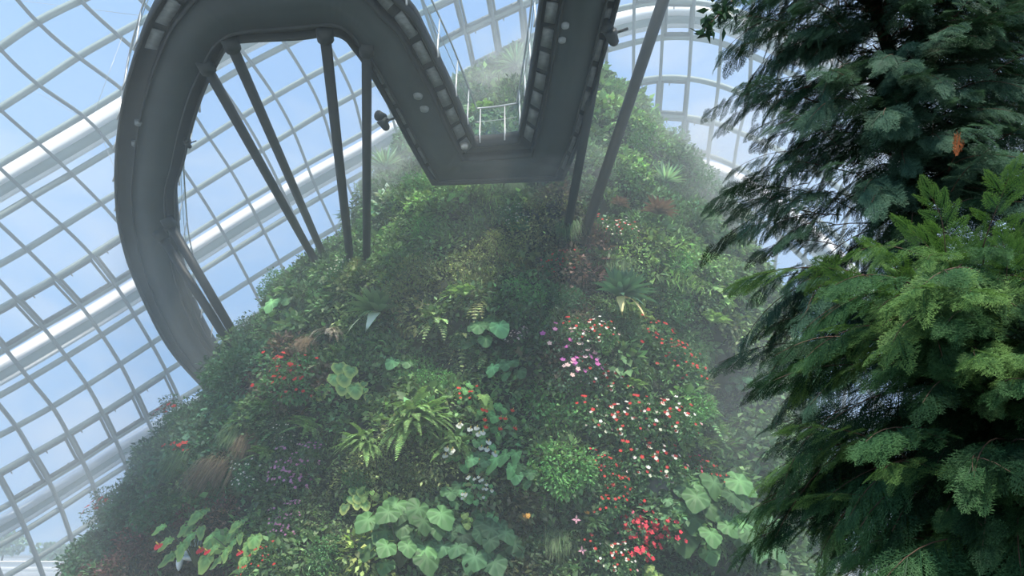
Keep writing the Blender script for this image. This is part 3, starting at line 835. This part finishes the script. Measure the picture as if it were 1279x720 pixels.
# struts
def strut(top, bot, zt, label, r=.15, inset=0):
    A = at_height(top[0], top[1], zt + H); th, z, B, dist = hit(*bot)
    d = unit(B - A)
    mb = MB(); mb.tube([A - d * .1, B + d * .6], r, k=12)
    e = link('steel_strut', None); obj('tube', mb, M_DARK, e, False)
    mb = MB(); mb.tube([A - d * .25, A + d * .15], r * 1.5, k=12); obj('top_bracket', mb, M_DARK, e)
    return tag(e, label, 'strut')
strut((258, 84), (398, 334), 12.95, 'left strut of the pair that splays from the walkway elbow')
strut((289, 56), (406, 324), 12.95, 'right strut of the pair that splays from the walkway elbow')
strut((406, 44), (438, 330), 12.95, 'nearly upright strut dropping from the walkway bend')
strut((458, 62), (458, 326), 12.95, 'perfectly vertical steel leg next to the nearly upright one', .14)
strut((212, 280), (296, 424), 11.9, 'upper strut of the pair on the left walkway leg', .17)
strut((202, 296), (288, 432), 11.7, 'lower strut of the pair on the left walkway leg', .17)
strut((772, -60), (706, 300), 15.5, 'dark strut running along the edge of the right walkway', .15)
strut((852, -70), (727, 302), 16.5, 'long free-standing strut leaning right across the glass', .18)

# ------------------------------------------------------------------ the glasshouse shell
LAT = [(1, 1, 45, 26), (1, 2, 97, 70), (1, 3, 158, 112), (2, 2, 45, 107), (2, 3, 107, 142), (0, 2, 148, 43), (-1, 2, 192, 18), (3, 3, 45, 178), (4, 4, 38, 247), (3, 4, 90, 218), (2, 4, 140, 187),
       (5, 5, 33, 312), (4, 5, 78, 283), (3, 5, 125, 253), (0, 5, 260, 173), (-1, 5, 303, 145), (-2, 5, 343, 120), (-3, 5, 383, 98), (-4, 5, 422, 77), (-5, 5, 458, 57), (-7, 5, 530, 13),
       (6, 6, 20, 375), (5, 6, 68, 348), (4, 6, 115, 319), (0, 6, 287, 210), (-1, 6, 327, 188), (-2, 6, 367, 163), (-3, 6, 403, 140), (-4, 6, 443, 118), (-7, 6, 546, 57), (-8, 6, 581, 38), (-9, 6, 616, 22), (-10, 6, 652, 5),
       (6, 7, 52, 408), (5, 7, 100, 381), (4, 7, 143, 356), (-2, 7, 383, 205), (-3, 7, 415, 188), (-4, 7, 453, 168), (-7, 7, 558, 103), (-8, 7, 590, 84), (-9, 7, 624, 68), (-10, 7, 656, 52),
       (-13, 7, 758, 15), (-14, 7, 792, 7), (-15, 7, 830, 2), (-16, 7, 868, 3), (-17, 7, 905, 10),
       (7, 8, 34, 475), (6, 8, 82, 447), (5, 8, 127, 419), (4, 8, 166, 394), (-13, 8, 758, 63), (-14, 8, 792, 53), (-15, 8, 828, 46), (-16, 8, 864, 46), (-17, 8, 900, 52),
       (8, 9, 20, 534), (7, 9, 65, 509), (6, 9, 108, 482), (5, 9, 150, 455), (4, 9, 188, 430), (-13, 9, 757, 111), (-14, 9, 792, 103), (-15, 9, 825, 98), (-16, 9, 861, 99), (-17, 9, 898, 107), (-18, 9, 937, 122),
       (8, 10, 38, 568), (7, 10, 83, 543), (6, 10, 127, 517), (5, 10, 167, 492), (-15, 10, 821, 143), (-16, 10, 857, 147), (-17, 10, 892, 153), (-18, 10, 922, 166),
       (9, 11, 14, 629), (8, 11, 60, 601), (7, 11, 101, 577), (6, 11, 143, 548), (5, 11, 182, 524), (-16, 11, 853, 190), (-17, 11, 886, 194),
       (9, 12, 30, 664), (8, 12, 75, 636), (7, 12, 116, 609), (9, 13, 44, 699), (8, 13, 87, 671), (7, 13, 126, 645),
       (-22, 9, 1080, 200), (-26, 9, 1220, 330), (-22, 7, 1080, 90), (-26, 7, 1230, 190), (-20, 5, 1010, -40), (-26, 11, 1190, 450), (-22, 11, 1050, 300), (-26, 14, 1160, 640), (-22, 14, 1020, 480),
       (0, 12, 400, 440), (-6, 12, 580, 330), (-12, 11, 730, 220), (-12, 14, 740, 380), (-17, 14, 880, 330), (-6, 1, 440, -120), (-14, 3, 790, -160)]
LAT = np.array(LAT, float)
def tps(r): return np.where(r > 0, r * r * np.log(np.maximum(r, 1e-9)), 0)
X = LAT[:, :2]; K = tps(np.linalg.norm(X[:, None] - X[None], axis=2)) + np.eye(len(X)) * .8
Pm = np.concatenate([np.ones((len(X), 1)), X], 1)
A_ = np.block([[K, Pm], [Pm.T, np.zeros((3, 3))]])
SOL = np.linalg.solve(A_, np.concatenate([LAT[:, 2:], np.zeros((3, 2))]))
DC, DR = np.array([0, 36.0, H]), np.array([42.0, 40.0, 42.0])
def shell(i, j, off=0.0):
    i, j = np.broadcast_arrays(np.asarray(i, float), np.asarray(j, float)); q = np.stack([i, j], -1)
    k = tps(np.linalg.norm(q[..., None, :] - X, axis=-1))
    pp = k @ SOL[:len(X)] + np.concatenate([np.ones(q.shape[:-1] + (1,)), q], -1) @ SOL[len(X):]
    r = unit(((pp[..., :1] - 639.5) / F) * np.array([1.0, 0, 0]) + FW + (360 - pp[..., 1:]) / F * UP)
    o = (EYE - DC) / DR; d = r / DR
    a = (d * d).sum(-1); b = (o * d).sum(-1); c = (o * o).sum(-1) - 1
    t = (-b + np.sqrt(np.maximum(b * b - a * c, 0))) / a
    P = EYE + r * t[..., None]; n = unit((P - DC) / DR ** 2)
    return P + n * off, n
roof = link('ceiling', None); tag(roof, None, None, kind='structure')
roof['label'] = 'curved glasshouse shell of glass panes and steel bars'
I0, I1, J0, J1 = -26, 16, -4, 17
def bar(kind, is_, js_, w, h, off, mat, name):
    P, n = shell(is_, js_, off)
    keep = P[:, 2] > -.2
    if keep.sum() < 3: return
    P, n = P[keep], n[keep]
    tan = unit(np.gradient(P, axis=0)); sd = unit(np.cross(tan, n))
    mb = MB(); mb.sweep(P, sd, n, w, h); obj(name, mb, mat, roof)
for j in range(J0, J1 + 1):
    ii = np.linspace(I0, I1, 149); bar('r', ii, j, .36, .30, 0, M_RAIL, 'rafter')
for i in range(I0, I1 + 1):
    jj = np.linspace(J0, J1, 73); bar('m', i, jj, .22, .34, -.25, M_MULL, 'mullion')
# external white arches just outside the glass
for j in (3.62, 7.62, 11.62, -.38):
    ii = np.linspace(I0, I1, 149)
    bar('a', ii, j - .16, .40, 1.3, 1.15, M_WHITE, 'white_arch')
    bar('a', ii, j + .06, .7, .2, .8, M_PALE, 'arch_web')
    bar('a', ii, j + .20, .3, .7, .9, M_WHITE, 'arch_flange')
# glazing
gi = np.arange(I0, I1 + 1); gj = np.arange(J0, J1 + 1)
GI, GJ = np.meshgrid(gi, gj); P, n = shell(GI, GJ, .1)
P[..., 2] = np.maximum(P[..., 2], -.1)
w_ = len(gi); idx = np.arange(w_ * len(gj)).reshape(len(gj), w_)
mb = MB(); mb.add(P.reshape(-1, 3), np.concatenate([np.stack([idx[:-1, :-1], idx[:-1, 1:], idx[1:, 1:]], -1).reshape(-1, 3), np.stack([idx[:-1, :-1], idx[1:, 1:], idx[1:, :-1]], -1).reshape(-1, 3)]))
obj('glazing', mb, M_GLASS, roof)
# opening vents with dark frames and stays
vents = [(i, 6) for i in (3, 4, 5, 6)] + [(i, 10) for i in (4, 5, 6, 7, 8)] + [(-8, 5), (-9, 5), (-10, 5), (-9, 6), (-10, 6), (-11, 6), (-15, 6), (-16, 7), (-15, 9), (-16, 9), (-17, 10), (-16, 10)]
for k, (i, j) in enumerate(vents):
    w = link('window_%d' % (k + 1), None); tag(w, 'hinged roof vent with a dark frame in the glass shell', kind='structure')
    m_ = .09
    c4 = [shell(i + a, j + b, -.05) for a, b in ((m_, m_), (1 - m_, m_), (1 - m_, 1 - m_), (m_, 1 - m_))]
    mb = MB(); pts = [c[0] for c in c4]; nn = c4[0][1]
    for a in range(4):
        p, q = pts[a], pts[(a + 1) % 4]; t = unit(q - p); sd = np.cross(t, nn)
        mb.sweep([p - t * .1, q + t * .1], [sd, sd], [nn, nn], .17 if a != 2 else .26, .22)
    obj('window_frame', mb, M_VENT, w)
    mid = [(pts[a] + pts[(a + 1) % 4]) / 2 for a in range(4)]
    for a in (0, 2):
        mb = MB(); q = mid[a] + (pts[(a + 1) % 4] - mid[a]) * .4; inn = unit(mid[(a + 2) % 4] - mid[a])
        mb.tube([q, q + inn * .2 - nn * .1, q + inn * .28 - nn * .1], [.05, .05, .03], k=5); obj('stay', mb, M_VENT, w)
# thin suspended cables in front of the glass
for k, ((x0, y0, d0), (x1, y1, d1)) in enumerate((((152, 48, 40), (118, 140, 40)), ((125, 165, 40), (190, 330, 38)), ((40, 112, 42), (100, 145, 42)), ((20, 0, 42), (180, 20, 36)))):
    mb = MB(); mb.tube([at_depth(x0, y0, d0), at_depth(x1, y1, d1)], .015, k=5); obj('tie_cable', mb, M_POST, roof)

# ------------------------------------------------------------------ floor and surroundings
mb = MB(); t = np.linspace(0, 2 * np.pi, 64, endpoint=False)
v = np.concatenate([[[0, 36, 0]], np.stack([43 * np.cos(t), 36 + 41 * np.sin(t), 0 * t], 1), np.stack([43 * np.cos(t), 36 + 41 * np.sin(t), 0 * t - .3], 1)])
tr = [(0, 1 + k, 1 + (k + 1) % 64) for k in range(64)] + [x for k in range(64) for x in ((1 + k, 65 + k, 65 + (k + 1) % 64), (1 + k, 65 + (k + 1) % 64, 1 + (k + 1) % 64))]
mb.add(v, tr); o = obj('floor', mb, M_FLOOR); tag(o, kind='structure')
mb = MB(); mb.box((-1500, -300, -.5), (1500, 3000, -.31)); o = obj('ground', mb, M_GROUND); tag(o, kind='structure')
mb = MB(); mb.box((-170, 118, -.32), (-60, 120, 1.0)); mb.box((-170, 117.6, 1.0), (-60, 120.4, 1.15)); o = obj('promenade_wall', mb, M_WHITE)
tag(o, 'long low white wall outside the glass at bottom left', kind='structure')
def far_tree(x, y, h, w, label):
    r = np.random.default_rng(int(abs(x))); e = link('distant_tree', None, loc=(x, y, -.31))
    mb = MB(); mb.tube([(0, 0, 0), (0, 0, h * .6)], [.25, .12], k=6); obj('trunk', mb, M_BARK, e)
    mb = MB(); n = 900; a = unit(r.normal(size=(n, 3))); c = r.integers(0, 6, n)
    cc = r.normal(0, .35, (6, 3)) * [w / 2, w / 2, h * .2] + [0, 0, h * .62]
    p = cc[c] + a * [w * .3, w * .3, h * .24]
    mb.leaves(p, a + r.normal(0, .4, (n, 3)), r.normal(size=(n, 3)), .9, .7, jitter((.08, .13, .08), n)); obj('crown', mb, M_LEAF, e)
    tag(e, label, 'tree')
far_tree(-110, 170, 7.5, 7, 'tallest hazy tree beyond the white wall outside')
far_tree(-99, 172, 4.6, 9, 'low hazy tree outside, right of the tallest one')
far_tree(-90, 176, 4.2, 10, 'low distant tree close to the mountain outline')
far_tree(-124, 178, 3.4, 9, 'lowest distant tree outside, left of the tallest one')

# ------------------------------------------------------------------ conifers in the right foreground
def spray(L, seed, tipc, basec, flat=.12):
    """flat scale-leaf spray, three orders of branching, along +y with its face along +z."""
    r = np.random.default_rng(seed); mb = MB()
    tipc, basec = np.asarray(tipc), np.asarray(basec)
    P, D, LL, W, C, CT = [], [], [], [], [], []
    n1 = 13
    def add(p, d, l, w, k):
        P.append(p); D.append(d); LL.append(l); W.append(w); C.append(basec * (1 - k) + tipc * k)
    def curve(p, d, l, t): return p + d * l * t + np.array([0, 0, -flat * l * t * t])
    d0 = np.array([0, 1.0, 0])
    for i in range(n1 * 2):
        t = .10 + .88 * i / (n1 * 2); s = 1 if i % 2 else -1
        p = curve(np.zeros(3), d0, L, t)
        l1 = L * .46 * (1 - t) ** .7 * (.5 + .5 * min(1, t * 4)) * r.uniform(.8, 1.1) + L * .03
        an = math.radians(48 - 14 * t) * s + r.normal(0, .06)
        d1 = unit([math.sin(an), math.cos(an), r.normal(0, .08) - .05])
        add(p, d1, l1 * .95, .009, t * .6)
        n2 = max(3, int(l1 / .032))
        for j in range(n2):
            u = .15 + .85 * j / n2; s2 = 1 if j % 2 else -1
            q = curve(p, d1, l1, u)
            a2 = an + s2 * math.radians(40) + r.normal(0, .08)
            l2 = l1 * .38 * (1 - u) ** .6 + .022
            d2 = unit([math.sin(a2), math.cos(a2), r.normal(0, .12) - .05])
            add(q, d2, l2, .0085, min(1, .35 * t + .55 * u + .25))
            if l2 > .045:
                for m in range(3):
                    a3 = a2 + (1 if m % 2 else -1) * .6
                    add(q + d2 * l2 * (.3 + .22 * m), unit([math.sin(a3), math.cos(a3), r.normal(0, .1)]), .024 + .1 * l2, .0075, min(1, .4 * t + .6 * u + .3))
    N = len(P); C = np.array(C) * np.exp(r.normal(0, .12, (N, 1)))
    nrm = np.tile(LZ, (N, 1)) + r.normal(0, .25, (N, 3))
    mb.leaves(np.array(P), np.array(D), nrm, np.array(LL), np.array(W) , C, fold=.2, mid=.5)
    mb.ribbons([np.zeros(3)], [d0], L * .97, .012, flat, [basec * .9], seg=5, down=(0, 0, -1))
    return mb

def bough(seed, tipc, basec, L=1.5, n=15, rise=.15, ns=3, droop=-.5):
    """curved woody shoot along +y hung with sprays."""
    r = np.random.default_rng(seed); fol, wd = MB(), MB()
    SP = [spray(.5, seed * 10 + k, tipc, basec) for k in range(ns)]
    def c(t): return np.array([.06 * math.sin(3 * t + seed), L * t, L * (rise * t - .42 * t * t)])
    wd.tube([c(t) for t in np.linspace(0, 1, 8)], np.linspace(.010, .003, 8), k=5)
    for k in range(n):
        t = .12 + .88 * (k + 1) / n; s = 1 if k % 2 else -1
        an = s * math.radians(62 - 42 * t) * r.uniform(.75, 1.15) if k < n - 1 else 0
        y = unit([math.sin(an), math.cos(an), droop - .3 * t + r.normal(0, .2)])
        roll = r.normal(0, .45) + s * .25
        zz = unit(np.array([0, .8, .75]) + roll * np.array([1, 0, 0])); x = unit(np.cross(y, zz)); zz = np.cross(x, y)
        sc = r.uniform(.75, 1.15) * (1.15 - .35 * t)
        M = np.eye(4); M[:3, 0], M[:3, 1], M[:3, 2] = x * sc, y * sc, zz * sc; M[:3, 3] = c(t)
        fol.merge(SP[k % ns], M, col=math.exp(r.normal(0, .1)))
    return [('foliage', fol.mesh('bough_foliage', M_CONI)), ('twig', wd.mesh('bough_twig', M_BARK, True))]

BACK = [bough(k, (.075, .145, .095), (.026, .065, .045), n=14, droop=-.6) for k in range(1, 4)]
FRONT = [bough(k, (.14, .25, .075), (.035, .095, .036), n=13, rise=.35, droop=-.3) for k in range(4, 6)] + [bough(6, (.07, .155, .06), (.022, .065, .03), n=14, rise=.2, droop=-.6)]
TOPS = [bough(k, (.15, .27, .07), (.04, .11, .035), L=1.1, n=9, rise=.6, droop=.25) for k in range(9, 11)]
DEEP = [bough(k, (.022, .055, .025), (.010, .030, .015), n=14) for k in range(7, 9)]  # foliage darkened to paint the shade inside the crowns; also mixed among outer boughs

def place_bough(tree, kit, P, d, s, roll=0.0, name='bough'):
    y = unit(d); z0 = unit(ZU + .001); x = unit(np.cross(y, z0)); zc = np.cross(x, y)
    M = Matrix(((x[0], y[0], zc[0], P[0]), (x[1], y[1], zc[1], P[1]), (x[2], y[2], zc[2], P[2]), (0, 0, 0, 1))) @ Matrix.Rotation(roll, 4, 'Y') @ Matrix.Scale(s, 4)
    b = link(name, None, tree); b.matrix_world = M
    for nm, me in kit: link(nm, me, b)
    return b

def conifer(name, base, height, reach, kits, n, zr, label, seed, trunk_r=.16, tops=False, size=(.8, 1.2), low=1.0):
    r = np.random.default_rng(seed); e = link(name, None)
    base = np.array(base, float)
    mb = MB(); zz = np.linspace(0, height, 12)
    tr = base + np.stack([.06 * np.sin(zz), .05 * np.cos(zz * 1.3), zz], 1)
    q = tr[:, 2] < zr[1]; mb.tube(tr[q], np.linspace(trunk_r, .02, 12)[q], k=10); obj('trunk', mb, M_BARK, e, True)
    lim = MB()
    for k in range(n):
        f = (k + r.uniform(0, 1)) / n; z = zr[0] + (zr[1] - zr[0]) * f
        R = reach * np.interp(z, [0, 2.6, 4.2, height * .75, height], [low, low, 1, .8, .12])
        # most boughs of the side that can be seen
        an = r.uniform(math.pi * .85, math.pi * 2.05)
        rad = R * r.uniform(.2, 1) ** .6
        d = np.array([math.cos(an), math.sin(an), 0])
        s = r.uniform(*size)
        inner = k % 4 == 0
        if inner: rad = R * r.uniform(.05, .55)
        tip = base + d * rad + ZU * z
        P = tip - d * 1.0 * s
        kit = kits[int(r.integers(len(kits)))]
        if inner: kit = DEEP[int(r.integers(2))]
        if tops and f > .84 and k % 3 == 0: kit = TOPS[int(r.integers(2))]; d = d + ZU * .9; s *= .7
        place_bough(e, kit, P, d + ZU * r.uniform(-.35, .2) + r.normal(0, .15, 3), s, r.normal(0, .3))
        root = base + ZU * max(z - .35, .2)
        if k % 4 == 0: lim.tube([root, (root + P) / 2 + ZU * .08, P], [.024, .018, .01], k=5)
    obj('limbs', lim, M_BARK, e, True)['kind'] = 'stuff'
    return tag(e, label, 'tree')

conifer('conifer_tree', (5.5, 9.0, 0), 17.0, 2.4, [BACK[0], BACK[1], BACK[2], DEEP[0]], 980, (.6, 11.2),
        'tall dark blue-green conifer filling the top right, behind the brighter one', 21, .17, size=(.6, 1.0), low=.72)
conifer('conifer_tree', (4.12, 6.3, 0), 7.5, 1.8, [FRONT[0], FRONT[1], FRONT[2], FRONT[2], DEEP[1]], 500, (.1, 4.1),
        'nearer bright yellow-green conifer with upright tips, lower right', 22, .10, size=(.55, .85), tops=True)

# broad-leaved branch hanging in at the top beside the conifer
br = link('broadleaf_branch', None)
pts = [at_depth(960, -60, 7.6), at_depth(925, -10, 7.4), at_depth(898, 18, 7.3), at_depth(878, 38, 7.2)]
mb = MB(); mb.tube(pts, [.02, .015, .01, .005], k=5); obj('twig', mb, M_BARK, br)
r = np.random.default_rng(5); mb = MB(); N = 95
tt = r.uniform(.25, 1, N) * 3; q = np.stack([np.interp(tt, [0, 1, 2, 3], np.array(pts)[:, k]) for k in range(3)], 1) + r.normal(0, .07, (N, 3))
mb.leaves(q, r.normal(0, .8, (N, 3)) + [-.3, 0, -.5], r.normal(0, 1, (N, 3)), r.uniform(.12, .19, N), r.uniform(.06, .08, N), jitter((.010, .024, .013), N)); obj('foliage', mb, M_LEAF, br)
tag(br, 'dark oval-leaved branch poking out left of the conifer at the top', 'branch')
# brown dead spray caught in the tree
dead = link('dead_conifer_spray', None, loc=at_depth(1200, 165, 6.6))
dm = spray(.28, 99, (.30, .10, .04), (.22, .075, .03))
obj('needles', dm, M_CONI, dead); dead.rotation_euler = (math.radians(-75), math.radians(20), math.radians(25))
tag(dead, 'small rust-brown dead spray hanging in the dark conifer', 'twig')

# ------------------------------------------------------------------ haze and mist
def haze_box(name, lo, hi, dens, label):
    m, nt, N, L = new_mat(name)
    out = N.new('ShaderNodeOutputMaterial'); v = N.new('ShaderNodeVolumeScatter')
    v.inputs['Color'].default_value = (.84, .97, 1.0, 1); v.inputs['Density'].default_value = dens; v.inputs['Anisotropy'].default_value = .2
    L.new(v.outputs[0], out.inputs['Volume'])
    mb = MB(); mb.box(lo, hi); o = obj(name, mb, m); tag(o, label, 'haze', kind='stuff'); return o
haze_box('humid_haze', (-60, 11.5, .01), (60, 82, 48), .0088, 'thin humid haze filling the glasshouse')

def plume(c, rad, dens, label, scale=.5, rot=(0, 0, 0)):
    m, nt, N, L = new_mat('mist')
    out = N.new('ShaderNodeOutputMaterial'); v = N.new('ShaderNodeVolumeScatter')
    v.inputs['Color'].default_value = (.9, .98, .98, 1); v.inputs['Anisotropy'].default_value = .2
    tc = N.new('ShaderNodeTexCoord')
    ln = N.new('ShaderNodeVectorMath'); ln.operation = 'LENGTH'; L.new(tc.outputs['Object'], ln.inputs[0])
    fall = N.new('ShaderNodeMapRange'); fall.interpolation_type = 'SMOOTHSTEP'
    fall.inputs[1].default_value = .15; fall.inputs[2].default_value = 1; fall.inputs[3].default_value = 1; fall.inputs[4].default_value = 0
    L.new(ln.outputs['Value'], fall.inputs[0])
    nz = N.new('ShaderNodeTexNoise'); nz.inputs['Scale'].default_value = 2.2; nz.inputs['Detail'].default_value = 3; nz.inputs['Distortion'].default_value = .4
    L.new(tc.outputs['Object'], nz.inputs['Vector'])
    mr = N.new('ShaderNodeMapRange'); mr.inputs[1].default_value = .40; mr.inputs[2].default_value = .68; mr.inputs[3].default_value = .12; mr.inputs[4].default_value = 1.0
    L.new(nz.outputs['Fac'], mr.inputs[0])
    mu = N.new('ShaderNodeMath'); mu.operation = 'MULTIPLY'; L.new(fall.outputs[0], mu.inputs[0]); L.new(mr.outputs[0], mu.inputs[1])
    m2 = N.new('ShaderNodeMath'); m2.operation = 'MULTIPLY'; m2.inputs[1].default_value = dens; L.new(mu.outputs[0], m2.inputs[0])
    L.new(m2.outputs[0], v.inputs['Density']); L.new(v.outputs[0], out.inputs['Volume'])
    mb = MB(); n1, n2 = 20, 12
    vv = [(math.sin(math.pi * i / n2) * math.cos(2 * math.pi * j / n1), math.sin(math.pi * i / n2) * math.sin(2 * math.pi * j / n1), math.cos(math.pi * i / n2)) for i in range(n2 + 1) for j in range(n1)]
    t = [x for i in range(n2) for j in range(n1) for x in ((i * n1 + j, i * n1 + n1 + j, i * n1 + n1 + (j + 1) % n1), (i * n1 + j, i * n1 + n1 + (j + 1) % n1, i * n1 + (j + 1) % n1))]
    mb.add(vv, t); o = obj('mist_plume', mb, m); o.location = c; o.scale = rad; o.rotation_euler = rot
    tag(o, label, 'mist', kind='stuff'); return o
plume(at_depth(645, 100, 29.5), (4.4, 3.0, 4.4), .4, 'white mist drifting over the summit inside the walkway V')
plume(at_depth(680, 205, 22.6), (3.4, 1.2, 2.0), .36, 'soft mist in front of the lower walkway bend')
plume(at_depth(860, 225, 29.0), (6.2, 3.0, 6.0), .42, 'mist hanging over the upper right slope')
plume(at_depth(190, 330, 27.0), (3.4, 3.0, 6.5), .08, 'faint mist around the left walkway loop')
plume(at_depth(150, 600, 25.0), (4.0, 3.5, 3.6), .07, 'thin haze over the lower left slope')
plume(at_depth(935, 500, 22.0), (3.4, 3.0, 3.6), .05, 'mist in front of the dark cave beside the conifer')
plume(at_depth(500, 210, 29.0), (3.6, 2.4, 2.8), .3, 'wisp of mist by the spiky rosette left of the walkway')

# ------------------------------------------------------------------ sky, sun, camera
w = bpy.data.worlds.new('sky'); bpy.context.scene.world = w; w.use_nodes = True
nt = w.node_tree; N = nt.nodes; L = nt.links; N.clear()
out = N.new('ShaderNodeOutputWorld'); bg = N.new('ShaderNodeBackground')
tc = N.new('ShaderNodeTexCoord'); sep = N.new('ShaderNodeSeparateXYZ'); L.new(tc.outputs['Generated'], sep.inputs[0])
cr = N.new('ShaderNodeValToRGB'); L.new(sep.outputs['Z'], cr.inputs[0])
e = cr.color_ramp.elements
e[0].position = -.05; e[0].color = (.30, .36, .38, 1)
e[1].position = 1; e[1].color = (.16, .34, .72, 1)
for p, c in ((.0, (.34, .57, .84, 1)), (.08, (.27, .51, .86, 1)), (.3, (.21, .46, .86, 1)), (.6, (.20, .43, .84, 1))):
    x = e.new(p); x.color = c
mp = N.new('ShaderNodeMapping'); mp.inputs['Scale'].default_value = (1.6, 1.6, 3.2); L.new(tc.outputs['Generated'], mp.inputs[0])
nz = N.new('ShaderNodeTexNoise'); nz.inputs['Scale'].default_value = 1.9; nz.inputs['Detail'].default_value = 7; nz.inputs['Roughness'].default_value = .55; nz.inputs['Distortion'].default_value = .5
L.new(mp.outputs[0], nz.inputs['Vector'])
mr = N.new('ShaderNodeMapRange'); mr.inputs[1].default_value = .45; mr.inputs[2].default_value = .72; mr.inputs[3].default_value = 0; mr.inputs[4].default_value = .7
L.new(nz.outputs['Fac'], mr.inputs[0])
mx = N.new('ShaderNodeMix'); mx.data_type = 'RGBA'; L.new(mr.outputs[0], mx.inputs[0]); L.new(cr.outputs[0], mx.inputs[6]); mx.inputs[7].default_value = (.78, .84, .92, 1)
L.new(mx.outputs[2], bg.inputs[0]); bg.inputs[1].default_value = 1.22
L.new(bg.outputs[0], out.inputs[0])

sl = bpy.data.lights.new('sun', 'SUN'); sl.energy = 7.5; sl.angle = math.radians(6); sl.color = (1, .95, .84)
so = bpy.data.objects.new('sun', sl); COL.objects.link(so)
so.rotation_euler = Vector((.16, -.50, .85)).to_track_quat('Z', 'Y').to_euler()

cam = bpy.data.cameras.new('camera'); co = bpy.data.objects.new('camera', cam); COL.objects.link(co)
cam.sensor_width = 36; cam.lens = 36 * F / 1279; cam.clip_end = 5000; cam.clip_start = .05
co.location = (0, 0, H); co.rotation_euler = (math.pi / 2 + PITCH, 0, 0)
sc = bpy.context.scene; sc.camera = co
sc.view_settings.view_transform = 'Standard'; sc.view_settings.look = 'None'; sc.view_settings.exposure = 0.0; sc.view_settings.gamma = 1
sc.view_settings.use_curve_mapping = False
sc.cycles.use_denoising = True
sc.cycles.max_bounces = 6; sc.cycles.diffuse_bounces = 3; sc.cycles.glossy_bounces = 2; sc.cycles.transmission_bounces = 3
sc.cycles.transparent_max_bounces = 12; sc.cycles.volume_bounces = 1
sc.cycles.use_fast_gi = False
sc.cycles.volume_step_rate = 2.0; sc.cycles.volume_max_steps = 64
sc.cycles.sample_clamp_indirect = 4
